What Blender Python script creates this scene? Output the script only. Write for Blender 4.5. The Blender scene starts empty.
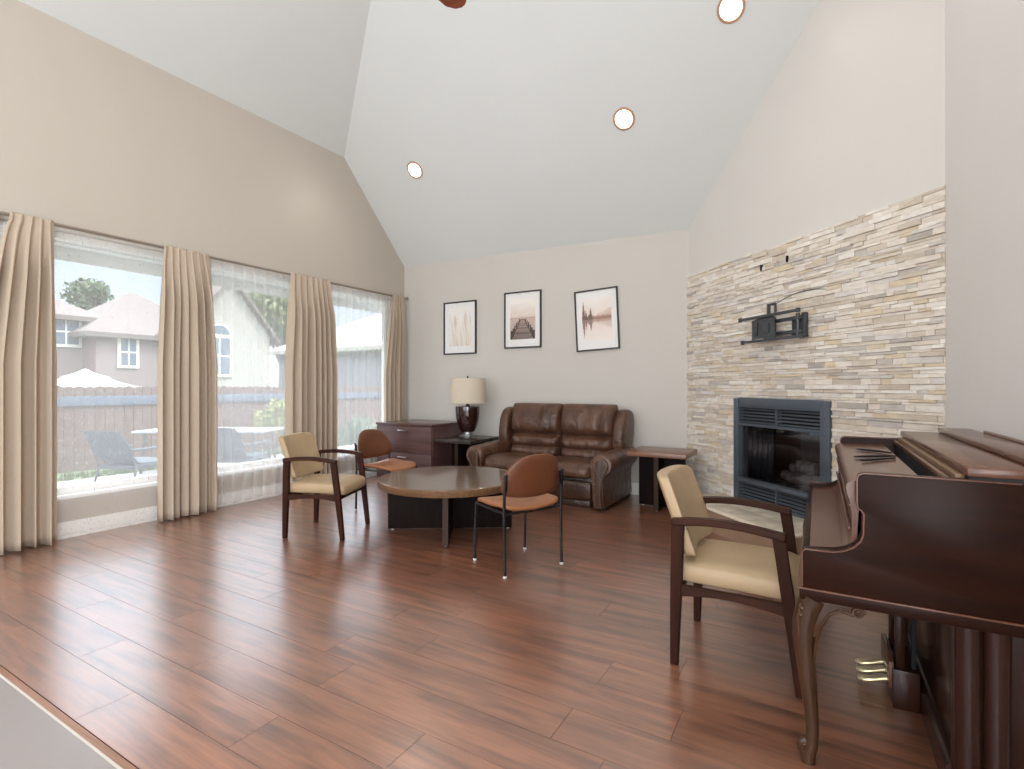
import bpy, bmesh, math, random
from mathutils import Vector, Matrix, noise

random.seed(11)
SC = bpy.context.scene
COL = SC.collection

# ------------------------------------------------------------------ camera
H = 1.28
YAW = math.radians(30.47)
cam = bpy.data.cameras.new('camera')
cam.sensor_fit = 'HORIZONTAL'; cam.sensor_width = 36.0
cam.lens = 520.0 / 1024.0 * 36.0
cam.shift_y = -(386.0 - 384.5) / 1024.0 * -1.0
cam.clip_start = 0.02; cam.clip_end = 300
camo = bpy.data.objects.new('camera', cam)
camo.location = (0, 0, H); camo.rotation_euler = (math.pi / 2, 0, YAW)
COL.objects.link(camo); SC.camera = camo

# ------------------------------------------------------------------ view
vs = SC.view_settings
SC.display_settings.display_device = 'sRGB'
vs.view_transform = 'Standard'; vs.look = 'None'; vs.gamma = 1.0; vs.use_curve_mapping = False
vs.exposure = 0.66
SC.cycles.use_denoising = True
SC.cycles.max_bounces = 10; SC.cycles.diffuse_bounces = 5; SC.cycles.glossy_bounces = 4
SC.cycles.transmission_bounces = 6; SC.cycles.transparent_max_bounces = 16
SC.cycles.sample_clamp_indirect = 6.0
SC.cycles.caustics_reflective = False; SC.cycles.caustics_refractive = False

# ------------------------------------------------------------------ sky, daylight
W = bpy.data.worlds.new('sky'); SC.world = W; W.use_nodes = True
wn = W.node_tree.nodes; wl = W.node_tree.links
bg = wn['Background']
tc = wn.new('ShaderNodeTexCoord'); sep = wn.new('ShaderNodeSeparateXYZ'); wr = wn.new('ShaderNodeValToRGB')
wl.new(tc.outputs['Generated'], sep.inputs[0]); wl.new(sep.outputs['Z'], wr.inputs[0]); wl.new(wr.outputs[0], bg.inputs['Color'])
el = wr.color_ramp.elements
el[0].position = 0.0; el[0].color = (0.64, 0.70, 0.76, 1)
el[1].position = 0.26; el[1].color = (0.46, 0.57, 0.69, 1)
e3 = el.new(0.5); e3.color = (3.4, 3.7, 4.1, 1)
e4 = el.new(1.0); e4.color = (3.4, 3.7, 4.1, 1)
bg.inputs['Strength'].default_value = 1.15

sun = bpy.data.lights.new('sun', 'SUN'); sun.energy = 1.6; sun.angle = math.radians(3); sun.color = (1.0, 0.97, 0.92)
suno = bpy.data.objects.new('sun', sun); COL.objects.link(suno)
suno.rotation_euler = Vector((-0.55, -0.45, -1.0)).to_track_quat('-Z', 'Y').to_euler()

def area(name, loc, target, sx, sy, power, color=(1, 1, 1)):
    l = bpy.data.lights.new(name, 'AREA'); l.shape = 'RECTANGLE'; l.size = sx; l.size_y = sy
    l.energy = power; l.color = color
    o = bpy.data.objects.new(name, l); COL.objects.link(o); o.location = loc
    o.rotation_euler = (Vector(target) - Vector(loc)).to_track_quat('-Z', 'Z').to_euler()
    return o
# added fill light outside an invented rear opening, behind the camera
area('rear_fill_light', (-2.4, -5.3, 2.2), (-2.6, 4.0, 2.6), 5.2, 3.8, 150, (0.97, 0.98, 1.0))
# second added fill light, for the window wall and left ceiling slope
area('side_fill_light', (1.0, -1.7, 2.0), (-4.2, 1.2, 5.0), 3.4, 3.4, 205, (0.97, 0.98, 1.0))

# ------------------------------------------------------------------ materials
def lin(c):
    f = lambda x: (x / 255.0) / 12.92 if x / 255.0 <= 0.04045 else ((x / 255.0 + 0.055) / 1.055) ** 2.4
    return (f(c[0]), f(c[1]), f(c[2]), 1.0)

class Mat:
    def __init__(s, name):
        s.m = bpy.data.materials.new(name); s.m.use_nodes = True
        s.t = s.m.node_tree; s.n = s.t.nodes; s.l = s.t.links
        s.b = s.n['Principled BSDF']; s.out = s.n['Material Output']
    def node(s, typ, **kw):
        x = s.n.new(typ)
        for k, v in kw.items(): setattr(x, k, v)
        return x
    def link(s, a, b): s.l.new(a, b)

def ramp(M, stops, interp='LINEAR'):
    r = M.node('ShaderNodeValToRGB'); cr = r.color_ramp; cr.interpolation = interp
    while len(cr.elements) < len(stops): cr.elements.new(0.5)
    for e, (p, c) in zip(cr.elements, stops): e.position = p; e.color = c if len(c) == 4 else lin(c)
    return r

def plain(name, c, rough=0.5, metal=0.0, var=0.06, scale=8.0, bump=0.0, bscale=60.0, coat=0.0, spec=0.5, stretch=(1, 1, 1)):
    M = Mat(name)
    tcn = M.node('ShaderNodeTexCoord'); mp = M.node('ShaderNodeMapping'); mp.inputs['Scale'].default_value = stretch
    M.link(tcn.outputs['Object'], mp.inputs[0])
    nz = M.node('ShaderNodeTexNoise'); nz.inputs['Scale'].default_value = scale; nz.inputs['Detail'].default_value = 4
    M.link(mp.outputs[0], nz.inputs['Vector'])
    a = lin(c); lo = tuple(x * (1 - var) for x in a[:3]) + (1,); hi = tuple(min(1, x * (1 + var)) for x in a[:3]) + (1,)
    r = ramp(M, [(0.3, lo), (0.7, hi)]); M.link(nz.outputs['Fac'], r.inputs[0]); M.link(r.outputs[0], M.b.inputs['Base Color'])
    M.b.inputs['Roughness'].default_value = rough; M.b.inputs['Metallic'].default_value = metal
    M.b.inputs['Coat Weight'].default_value = coat; M.b.inputs['Coat Roughness'].default_value = 0.12
    M.b.inputs['Specular IOR Level'].default_value = spec
    if bump:
        n2 = M.node('ShaderNodeTexNoise'); n2.inputs['Scale'].default_value = bscale; n2.inputs['Detail'].default_value = 5
        M.link(mp.outputs[0], n2.inputs['Vector'])
        bp = M.node('ShaderNodeBump'); bp.inputs['Strength'].default_value = bump; bp.inputs['Distance'].default_value = 0.01
        M.link(n2.outputs['Fac'], bp.inputs['Height']); M.link(bp.outputs[0], M.b.inputs['Normal'])
    return M.m

def woodm(name, dark, light, rough=0.35, along='X', scale=3.0, coat=0.0, bump=0.03, spec=0.25):
    M = Mat(name)
    tcn = M.node('ShaderNodeTexCoord'); mp = M.node('ShaderNodeMapping')
    st = {'X': (0.9, 11, 11), 'Y': (11, 0.9, 11), 'Z': (11, 11, 0.9)}[along]
    mp.inputs['Scale'].default_value = st
    M.link(tcn.outputs['Object'], mp.inputs[0])
    nz = M.node('ShaderNodeTexNoise'); nz.inputs['Scale'].default_value = scale; nz.inputs['Detail'].default_value = 7; nz.inputs['Distortion'].default_value = 0.6
    M.link(mp.outputs[0], nz.inputs['Vector'])
    r = ramp(M, [(0.28, dark), (0.72, light)]); M.link(nz.outputs['Fac'], r.inputs[0]); M.link(r.outputs[0], M.b.inputs['Base Color'])
    M.b.inputs['Roughness'].default_value = rough; M.b.inputs['Specular IOR Level'].default_value = spec
    M.b.inputs['Coat Weight'].default_value = coat; M.b.inputs['Coat Roughness'].default_value = 0.1
    if bump:
        bp = M.node('ShaderNodeBump'); bp.inputs['Strength'].default_value = bump; bp.inputs['Distance'].default_value = 0.01
        M.link(nz.outputs['Fac'], bp.inputs['Height']); M.link(bp.outputs[0], M.b.inputs['Normal'])
    return M.m

def floor_material():
    M = Mat('walnut_laminate')
    geo = M.node('ShaderNodeNewGeometry'); tcn = M.node('ShaderNodeTexCoord')
    off = M.node('ShaderNodeVectorMath', operation='SCALE'); off.inputs[0].default_value = (37.0, 53.0, 11.0)
    M.link(geo.outputs['Random Per Island'], off.inputs['Scale'])
    ad = M.node('ShaderNodeVectorMath', operation='ADD')
    M.link(tcn.outputs['Object'], ad.inputs[0]); M.link(off.outputs[0], ad.inputs[1])
    mp = M.node('ShaderNodeMapping'); mp.inputs['Scale'].default_value = (1.1, 10.0, 1.0); M.link(ad.outputs[0], mp.inputs[0])
    n1 = M.node('ShaderNodeTexNoise'); n1.inputs['Scale'].default_value = 1.7; n1.inputs['Detail'].default_value = 6; n1.inputs['Distortion'].default_value = 0.6
    M.link(mp.outputs[0], n1.inputs['Vector'])
    mp2 = M.node('ShaderNodeMapping'); mp2.inputs['Scale'].default_value = (2.0, 42.0, 1.0); M.link(ad.outputs[0], mp2.inputs[0])
    n2 = M.node('ShaderNodeTexNoise'); n2.inputs['Scale'].default_value = 2.2; n2.inputs['Detail'].default_value = 5
    M.link(mp2.outputs[0], n2.inputs['Vector'])
    r1 = ramp(M, [(0.25, (82, 52, 39)), (0.5, (127, 83, 61)), (0.76, (149, 99, 74))]); M.link(n1.outputs['Fac'], r1.inputs[0])
    r2 = ramp(M, [(0.25, (0.62, 0.59, 0.57, 1)), (0.7, (1.08, 1.06, 1.04, 1))]); M.link(n2.outputs['Fac'], r2.inputs[0])
    mx = M.node('ShaderNodeMix', data_type='RGBA', blend_type='MULTIPLY'); mx.inputs[0].default_value = 0.8
    M.link(r1.outputs[0], mx.inputs[6]); M.link(r2.outputs[0], mx.inputs[7])
    r3 = ramp(M, [(0.0, (0.86, 0.86, 0.88, 1)), (1.0, (1.1, 1.07, 1.04, 1))]); M.link(geo.outputs['Random Per Island'], r3.inputs[0])
    mx2 = M.node('ShaderNodeMix', data_type='RGBA', blend_type='MULTIPLY'); mx2.inputs[0].default_value = 1.0
    M.link(mx.outputs[2], mx2.inputs[6]); M.link(r3.outputs[0], mx2.inputs[7]); M.link(mx2.outputs[2], M.b.inputs['Base Color'])
    rr = M.node('ShaderNodeMapRange'); rr.inputs[3].default_value = 0.27; rr.inputs[4].default_value = 0.42
    M.link(n2.outputs['Fac'], rr.inputs[0]); M.link(rr.outputs[0], M.b.inputs['Roughness'])
    M.b.inputs['Specular IOR Level'].default_value = 0.8
    M.b.inputs['Coat Weight'].default_value = 1.0; M.b.inputs['Coat IOR'].default_value = 1.76; M.b.inputs['Coat Roughness'].default_value = 0.24
    bp = M.node('ShaderNodeBump'); bp.inputs['Strength'].default_value = 0.05; bp.inputs['Distance'].default_value = 0.004
    M.link(n2.outputs['Fac'], bp.inputs['Height']); M.link(bp.outputs[0], M.b.inputs['Normal'])
    return M.m

def stone_material():
    M = Mat('ledger_stone')
    geo = M.node('ShaderNodeNewGeometry'); tcn = M.node('ShaderNodeTexCoord')
    r = ramp(M, [(0.0, (226, 218, 207)), (0.16, (212, 202, 189)), (0.30, (234, 229, 221)), (0.42, (204, 193, 179)), (0.54, (223, 214, 203)),
                 (0.64, (200, 194, 188)), (0.72, (230, 224, 214)), (0.82, (216, 202, 178)), (0.90, (218, 213, 208)), (0.965, (184, 177, 170))], 'CONSTANT')
    M.link(geo.outputs['Random Per Island'], r.inputs[0])
    nz = M.node('ShaderNodeTexNoise'); nz.inputs['Scale'].default_value = 14; nz.inputs['Detail'].default_value = 6
    mp = M.node('ShaderNodeMapping'); mp.inputs['Scale'].default_value = (1, 1, 3.0); M.link(tcn.outputs['Object'], mp.inputs[0]); M.link(mp.outputs[0], nz.inputs['Vector'])
    r2 = ramp(M, [(0.3, (0.88, 0.85, 0.81, 1)), (0.6, (1.05, 1.05, 1.05, 1))]); M.link(nz.outputs['Fac'], r2.inputs[0])
    mx = M.node('ShaderNodeMix', data_type='RGBA', blend_type='MULTIPLY'); mx.inputs[0].default_value = 0.85
    M.link(r.outputs[0], mx.inputs[6]); M.link(r2.outputs[0], mx.inputs[7]); M.link(mx.outputs[2], M.b.inputs['Base Color'])
    M.b.inputs['Roughness'].default_value = 0.8
    n3 = M.node('ShaderNodeTexNoise'); n3.inputs['Scale'].default_value = 45; n3.inputs['Detail'].default_value = 6
    M.link(tcn.outputs['Object'], n3.inputs['Vector'])
    bp = M.node('ShaderNodeBump'); bp.inputs['Strength'].default_value = 0.38; bp.inputs['Distance'].default_value = 0.008
    M.link(n3.outputs['Fac'], bp.inputs['Height']); M.link(bp.outputs[0], M.b.inputs['Normal'])
    return M.m

def leather_material(name, dark, light, rough=0.34, wr=0.45):
    M = Mat(name); tcn = M.node('ShaderNodeTexCoord')
    nz = M.node('ShaderNodeTexNoise'); nz.inputs['Scale'].default_value = 5; nz.inputs['Detail'].default_value = 5
    M.link(tcn.outputs['Object'], nz.inputs['Vector'])
    r = ramp(M, [(0.3, dark), (0.7, light)]); M.link(nz.outputs['Fac'], r.inputs[0]); M.link(r.outputs[0], M.b.inputs['Base Color'])
    M.b.inputs['Roughness'].default_value = rough; M.b.inputs['Specular IOR Level'].default_value = .45
    mp = M.node('ShaderNodeMapping'); mp.inputs['Scale'].default_value = (7.5, 7, 4.6); mp.inputs['Rotation'].default_value = (0, 0.5, 0)
    M.link(tcn.outputs['Object'], mp.inputs[0])
    n2 = M.node('ShaderNodeTexNoise'); n2.inputs['Scale'].default_value = 1.6; n2.inputs['Detail'].default_value = 3; n2.inputs['Distortion'].default_value = 1.2
    M.link(mp.outputs[0], n2.inputs['Vector'])
    v = M.node('ShaderNodeTexVoronoi'); v.inputs['Scale'].default_value = 160; M.link(tcn.outputs['Object'], v.inputs['Vector'])
    b1 = M.node('ShaderNodeBump'); b1.inputs['Strength'].default_value = wr; b1.inputs['Distance'].default_value = 0.03
    M.link(n2.outputs['Fac'], b1.inputs['Height'])
    b2 = M.node('ShaderNodeBump'); b2.inputs['Strength'].default_value = 0.12; b2.inputs['Distance'].default_value = 0.003
    M.link(v.outputs['Distance'], b2.inputs['Height']); M.link(b1.outputs[0], b2.inputs['Normal']); M.link(b2.outputs[0], M.b.inputs['Normal'])
    return M.m

def cloth_material(name, c, transp=0.0, transl=0.3):
    M = Mat(name); tcn = M.node('ShaderNodeTexCoord')
    mp = M.node('ShaderNodeMapping'); mp.inputs['Scale'].default_value = (1, 1, 0.3); M.link(tcn.outputs['Object'], mp.inputs[0])
    nz = M.node('ShaderNodeTexNoise'); nz.inputs['Scale'].default_value = 120; nz.inputs['Detail'].default_value = 3; M.link(mp.outputs[0], nz.inputs['Vector'])
    a = lin(c); r = ramp(M, [(0.3, tuple(x * .93 for x in a[:3]) + (1,)), (0.7, a)]); M.link(nz.outputs['Fac'], r.inputs[0])
    d = M.node('ShaderNodeBsdfDiffuse'); t = M.node('ShaderNodeBsdfTranslucent'); mx = M.node('ShaderNodeMixShader'); mx.inputs[0].default_value = transl
    M.link(r.outputs[0], d.inputs[0]); M.link(r.outputs[0], t.inputs[0]); M.link(d.outputs[0], mx.inputs[1]); M.link(t.outputs[0], mx.inputs[2])
    last = mx
    if transp:
        tr = M.node('ShaderNodeBsdfTransparent'); m2 = M.node('ShaderNodeMixShader'); m2.inputs[0].default_value = transp
        M.link(mx.outputs[0], m2.inputs[1]); M.link(tr.outputs[0], m2.inputs[2]); last = m2
    M.n.remove(M.b); M.link(last.outputs[0], M.out.inputs[0])
    return M.m

def glass_material(name, tint=(1, 1, 1, 1), gloss=0.05):
    M = Mat(name); tr = M.node('ShaderNodeBsdfTransparent'); tr.inputs[0].default_value = tint
    g = M.node('ShaderNodeBsdfGlossy'); g.inputs['Roughness'].default_value = 0.02
    tcn = M.node('ShaderNodeTexCoord'); nz = M.node('ShaderNodeTexNoise'); nz.inputs['Scale'].default_value = 2.0
    M.link(tcn.outputs['Object'], nz.inputs['Vector'])
    mr = M.node('ShaderNodeMapRange'); mr.inputs[3].default_value = gloss * .8; mr.inputs[4].default_value = gloss * 1.2
    M.link(nz.outputs['Fac'], mr.inputs[0])
    mx = M.node('ShaderNodeMixShader'); M.link(mr.outputs[0], mx.inputs[0])
    M.link(tr.outputs[0], mx.inputs[1]); M.link(g.outputs[0], mx.inputs[2])
    M.n.remove(M.b); M.link(mx.outputs[0], M.out.inputs[0]); return M.m

def emit_material(name, c, s):
    M = Mat(name); M.b.inputs['Emission Color'].default_value = lin(c); M.b.inputs['Emission Strength'].default_value = s
    M.b.inputs['Base Color'].default_value = lin(c); return M.m

def attr_material(name, rough=0.6):
    M = Mat(name); a = M.node('ShaderNodeAttribute'); a.attribute_name = 'ink'
    M.link(a.outputs['Color'], M.b.inputs['Base Color']); M.b.inputs['Roughness'].default_value = rough; return M.m

def brick_material(name, c1, c2, mortar, scale=4.0):
    M = Mat(name); tcn = M.node('ShaderNodeTexCoord'); b = M.node('ShaderNodeTexBrick')
    mp = M.node('ShaderNodeMapping'); mp.inputs['Rotation'].default_value = (math.pi / 2, 0, math.pi / 2)
    M.link(tcn.outputs['Object'], mp.inputs[0]); M.link(mp.outputs[0], b.inputs['Vector'])
    b.inputs['Color1'].default_value = lin(c1); b.inputs['Color2'].default_value = lin(c2); b.inputs['Mortar'].default_value = lin(mortar)
    b.inputs['Scale'].default_value = scale; M.link(b.outputs['Color'], M.b.inputs['Base Color']); M.b.inputs['Roughness'].default_value = 0.9
    return M.m

def leaf_material(name, dark, light):
    M = Mat(name); geo = M.node('ShaderNodeNewGeometry'); r = ramp(M, [(0.0, dark), (1.0, light)])
    M.link(geo.outputs['Random Per Island'], r.inputs[0]); M.link(r.outputs[0], M.b.inputs['Base Color']); M.b.inputs['Roughness'].default_value = 0.7
    return M.m

m_floor = floor_material()
m_gap = plain('plank_gap', (84, 58, 46), .7)
m_tile = plain('white_tile', (136, 128, 124), .35, var=.03, scale=2)
m_strip = woodm('threshold_wood', (124, 90, 72), (156, 116, 94), .35)
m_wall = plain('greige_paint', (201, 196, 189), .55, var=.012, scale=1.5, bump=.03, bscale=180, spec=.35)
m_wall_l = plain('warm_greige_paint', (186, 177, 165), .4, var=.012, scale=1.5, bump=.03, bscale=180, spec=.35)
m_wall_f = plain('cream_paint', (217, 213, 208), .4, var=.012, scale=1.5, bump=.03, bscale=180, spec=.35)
m_wall_r = plain('cream_paint_bounce_offset', (226, 223, 222), .5, var=.012, scale=1.5, bump=.03, bscale=180, spec=.35)  # cream paint made paler to counter the floor-tinted bounce light here
m_ceil = plain('ceiling_paint', (216, 218, 216), .8, var=.01, scale=1.0, bump=.03, bscale=160, spec=.2)
m_trim = plain('white_trim_paint', (228, 226, 220), .4, var=.01)
m_stone = stone_material()
m_grout = plain('stone_grout', (150, 138, 122), .9)
m_dwood = woodm('dark_walnut_wood', (38, 19, 12), (58, 31, 21), .45, 'Z', spec=.1)
m_dwoodx = woodm('dark_walnut_arm', (40, 21, 14), (62, 35, 25), .42, 'X', spec=.12)
m_vinyl = leather_material('beige_vinyl', (162, 138, 107), (172, 148, 116), .5, .06)
m_tan = leather_material('tan_vinyl', (142, 90, 57), (157, 104, 69), .42, .03)
m_tanb = leather_material('brown_vinyl', (92, 52, 31), (104, 61, 38), .42, .03)
m_black = plain('black_steel', (22, 21, 22), .35, .3)
m_mount = plain('graphite_steel', (78, 80, 84), .35, .4)
m_glide = plain('pale_glide', (200, 196, 188), .5)
m_leather = leather_material('brown_leather', (68, 45, 33), (100, 69, 53), .3, .55)
m_leather2 = leather_material('dark_brown_leather', (54, 35, 26), (74, 49, 37), .34, .35)
m_nail = plain('antique_brass', (164, 138, 106), .35, .7)
m_ctop = woodm('coffee_table_wood', (78, 56, 42), (110, 84, 65), .26, 'X', 2.2, spec=.8, coat=.8)
m_cedge = woodm('coffee_table_edge', (92, 66, 46), (120, 90, 62), .4, 'X')
m_cbase = woodm('espresso_panel', (20, 13, 11), (31, 20, 16), .6, 'Z', spec=.1)
m_cend = woodm('espresso_panel_edge', (46, 33, 26), (64, 48, 39), .4, 'Z', spec=.15)
m_etop = woodm('black_oak_top', (44, 38, 35), (62, 54, 50), .22, 'X', spec=.6)
m_etop2 = woodm('brown_end_top', (104, 70, 52), (136, 96, 72), .28, 'X', spec=.6)
m_cab = woodm('mahogany_laminate', (72, 50, 48), (98, 70, 67), .3, 'X', 2.0, spec=.6)
m_cabtop = woodm('mahogany_top', (70, 46, 42), (92, 66, 60), .22, 'X', spec=.6)
m_silver = plain('brushed_silver', (190, 190, 192), .28, .9)
m_lampb = plain('espresso_glaze', (44, 20, 16), .14, coat=.7)
m_shade = cloth_material('linen_shade', (238, 228, 210), 0, .35)
m_frame = plain('black_frame', (36, 33, 31), .4)
m_mat = plain('white_mat_board', (240, 238, 236), .8, var=.01)
m_ink = attr_material('art_print')
m_pglass = glass_material('picture_glass', gloss=.03)
m_curt = cloth_material('beige_curtain_cloth', (195, 178, 159), 0, .12)
m_sheer = cloth_material('white_sheer_cloth', (250, 250, 250), .63, .5)
m_sheer2 = cloth_material('thin_white_sheer_cloth', (250, 250, 250), .74, .5)
m_rod = plain('bronze_rod', (150, 138, 126), .45, .4)
m_glass = glass_material('window_glass')
m_fsteel = plain('blue_grey_steel', (88, 96, 106), .35, .3)
m_fblack = plain('soot_and_shade_black', (22, 21, 22), .8)  # also serves as painted shade in the louvres and the piano recess
m_fbrick = brick_material('firebox_brick', (46, 30, 26), (58, 36, 30), (30, 26, 24), 9)
m_fglass = glass_material('smoked_fire_glass', (.85, .85, .87, 1), .05)
m_log = plain('charred_log', (84, 77, 71), .9, var=.5, scale=14, bump=.6, bscale=30)
m_mesh = plain('fire_screen_mesh', (44, 44, 46), .5, .6)
m_hearth = plain('hearth_tile', (196, 186, 170), .4, var=.16, scale=9)
m_hface = plain('hearth_face_tile', (150, 122, 100), .5, var=.10, scale=6)
m_hedge = plain('hearth_bullnose', (226, 212, 192), .4, var=.04)
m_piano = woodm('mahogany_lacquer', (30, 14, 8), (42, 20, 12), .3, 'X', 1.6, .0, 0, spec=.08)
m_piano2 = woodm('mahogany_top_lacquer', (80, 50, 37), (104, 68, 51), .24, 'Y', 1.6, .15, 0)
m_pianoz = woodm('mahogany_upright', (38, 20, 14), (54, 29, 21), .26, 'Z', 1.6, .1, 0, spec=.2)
m_pleg = woodm('carved_walnut', (46, 29, 18), (76, 50, 32), .3, 'Z', 3.0, .1)
m_brass = plain('polished_brass', (206, 190, 152), .32, .7)
m_gold = plain('worn_brass_strip', (118, 92, 66), .45, .3)
m_lens = emit_material('downlight_lens', (255, 246, 232), 9.0)
m_dtrim = plain('copper_trim', (184, 144, 116), .5, .1)
m_fan = woodm('cherry_fan_blade', (112, 58, 40), (140, 78, 54), .35, 'X')
m_bronze = plain('oil_bronze', (70, 50, 40), .35, .7)
m_conc = plain('patio_concrete', (160, 158, 155), .9, var=.03, scale=3)
m_grass = plain('lawn_green', (96, 112, 64), 1, var=.25, scale=14)
m_fence = plain('cedar_pickets', (98, 80, 68), .9, var=.2, scale=5, stretch=(8, 8, .5))
m_frail = plain('blue_grey_rail', (82, 94, 106), .8)
m_pchair = plain('blue_grey_sling', (66, 76, 82), .7)
m_pmetal = plain('grey_outdoor_metal', (74, 82, 86), .5, .3)
m_ptop = plain('white_table_top', (170, 172, 174), .5)
m_brick = brick_material('pink_brick', (122, 92, 88), (130, 102, 96), (138, 124, 120), 5)
m_roof = plain('pale_shingle', (112, 102, 97), .95, var=.08, scale=20, stretch=(1, 1, 6))
m_siding = plain('white_siding', (160, 157, 148), .8, var=.02, scale=20, stretch=(.2, .2, 8))
m_lilac = plain('grey_siding', (112, 112, 118), .8, var=.03)
m_hwin = plain('house_window_glass', (100, 114, 126), .2)
m_canvas = plain('white_canvas', (170, 168, 166), .9, var=.01)
m_leafd = leaf_material('tree_leaves', (64, 84, 56), (100, 116, 82))
m_leafy = leaf_material('yellow_green_leaves', (104, 120, 56), (150, 148, 78))
m_leafy2 = leaf_material('pale_leaves', (90, 106, 68), (132, 140, 96))
m_bark = plain('grey_bark', (120, 104, 90), .95)
m_soffit = plain('soffit_paint', (222, 226, 222), .8, var=.01)

# ------------------------------------------------------------------ geometry helpers
def nb(): return bmesh.new()

def add_box(bm, c, s, r=0.0, seg=2, rot=None):
    m = Matrix.Translation(Vector(c))
    if rot is not None: m = m @ rot.to_4x4()
    m = m @ Matrix.Diagonal((s[0], s[1], s[2], 1))
    g = bmesh.ops.create_cube(bm, size=1.0, matrix=m)
    if r > 0:
        es = list({e for v in g['verts'] for e in v.link_edges})
        bmesh.ops.bevel(bm, geom=es, offset=r, segments=seg, profile=0.5, affect='EDGES')
def b2(bm, x0, x1, y0, y1, z0, z1, r=0.0, seg=2):
    add_box(bm, ((x0 + x1) / 2, (y0 + y1) / 2, (z0 + z1) / 2), (x1 - x0, y1 - y0, z1 - z0), r, seg)

def add_loft(bm, secs, caps=True, closed=True):
    rings = [[bm.verts.new(Vector(p)) for p in s] for s in secs]
    n = len(rings[0])
    for a, b in zip(rings[:-1], rings[1:]):
        for i in range(n if closed else n - 1):
            j = (i + 1) % n
            bm.faces.new((a[i], a[j], b[j], b[i]))
    if caps and closed:
        bm.faces.new(list(reversed(rings[0]))); bm.faces.new(rings[-1])

def add_tube(bm, pts, r, n=10, flat=None):
    pts = [Vector(p) for p in pts]; rs = r if isinstance(r, (list, tuple)) else [r] * len(pts)
    secs = []; up = None
    for i, p in enumerate(pts):
        d = (pts[min(i + 1, len(pts) - 1)] - pts[max(i - 1, 0)]).normalized()
        if up is None:
            up = Vector((0, 0, 1)) if abs(d.z) < .9 else Vector((0, 1, 0))
        x = d.cross(up).normalized(); y = x.cross(d).normalized(); up = y
        fx, fy = flat if flat else (1, 1)
        secs.append([p + x * (math.cos(2 * math.pi * k / n) * rs[i] * fx) + y * (math.sin(2 * math.pi * k / n) * rs[i] * fy) for k in range(n)])
    add_loft(bm, secs)

def add_lathe(bm, prof, n=32, c=(0, 0, 0), sx=1, sy=1, caps=True):
    secs = [[(c[0] + r * sx * math.cos(2 * math.pi * k / n), c[1] + r * sy * math.sin(2 * math.pi * k / n), c[2] + z) for k in range(n)] for r, z in prof]
    add_loft(bm, secs, caps)

def add_prism(bm, poly, fn, a, b, r=0.0, seg=2):
    """poly: 2-D outline; fn(p, q, t) -> xyz; extruded from t=a to t=b"""
    va = [bm.verts.new(Vector(fn(p, q, a))) for p, q in poly]; vb = [bm.verts.new(Vector(fn(p, q, b))) for p, q in poly]
    n = len(poly)
    fa = bm.faces.new(va); fb = bm.faces.new(list(reversed(vb)))
    for i in range(n):
        j = (i + 1) % n; bm.faces.new((va[j], va[i], vb[i], vb[j]))
    if r > 0:
        es = list(set(fa.edges) | set(fb.edges))
        bmesh.ops.bevel(bm, geom=es, offset=r, segments=seg, profile=0.5, affect='EDGES')

def add_super(bm, c, s, e1=.3, e2=.3, nu=28, nv=16, fn=None):
    """rounded cushion block (superellipsoid); s = full sizes"""
    f = lambda w, e: math.copysign(abs(w) ** e, w)
    secs = []
    for j in range(1, nv):
        ph = -math.pi / 2 + math.pi * j / nv; ring = []
        for i in range(nu):
            th = 2 * math.pi * i / nu
            p = Vector((s[0] / 2 * f(math.cos(ph), e1) * f(math.cos(th), e2), s[1] / 2 * f(math.cos(ph), e1) * f(math.sin(th), e2), s[2] / 2 * f(math.sin(ph), e1)))
            if fn: p = fn(p)
            ring.append(p + Vector(c))
        secs.append(ring)
    add_loft(bm, secs)

def obj(name, bm, mat, parent=None, smooth=35, bevel=0.0, subsurf=0, loc=None, rz=None):
    bmesh.ops.recalc_face_normals(bm, faces=bm.faces[:])
    me = bpy.data.meshes.new(name); bm.to_mesh(me); bm.free()
    me.materials.append(mat)
    if smooth:
        me.polygons.foreach_set('use_smooth', [True] * len(me.polygons)); me.set_sharp_from_angle(angle=math.radians(smooth))
    o = bpy.data.objects.new(name, me); COL.objects.link(o)
    if parent: o.parent = parent
    if loc is not None: o.location = loc
    if rz is not None: o.rotation_euler = (0, 0, rz)
    if bevel:
        b = o.modifiers.new('bevel', 'BEVEL'); b.width = bevel; b.segments = 2; b.limit_method = 'ANGLE'
    if subsurf:
        s = o.modifiers.new('subsurf', 'SUBSURF'); s.levels = subsurf; s.render_levels = subsurf
    return o

def tag(o, label, cat, group=None):
    o['label'] = label; o['category'] = cat
    if group: o['group'] = group
    return o
def thing(name, label, cat, loc=(0, 0, 0), rz=0.0, group=None):
    o = bpy.data.objects.new(name, None); COL.objects.link(o); o.empty_display_size = .1
    o.location = loc; o.rotation_euler = (0, 0, rz); return tag(o, label, cat, group)
def struct(name, bm, mat, parent=None, **kw):
    o = obj(name, bm, mat, parent, **kw)
    if parent is None: o['kind'] = 'structure'
    return o
def dup(o, loc, rz, label, group=None):
    r = o.copy(); COL.objects.link(r); r.location = loc; r.rotation_euler = (0, 0, rz); r['label'] = label
    if group: r['group'] = group
    for ch in [x for x in bpy.data.objects if x.parent == o]:
        c = ch.copy(); COL.objects.link(c); c.parent = r
        for g in [x for x in bpy.data.objects if x.parent == ch]:
            d = g.copy(); COL.objects.link(d); d.parent = c
    return r

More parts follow.
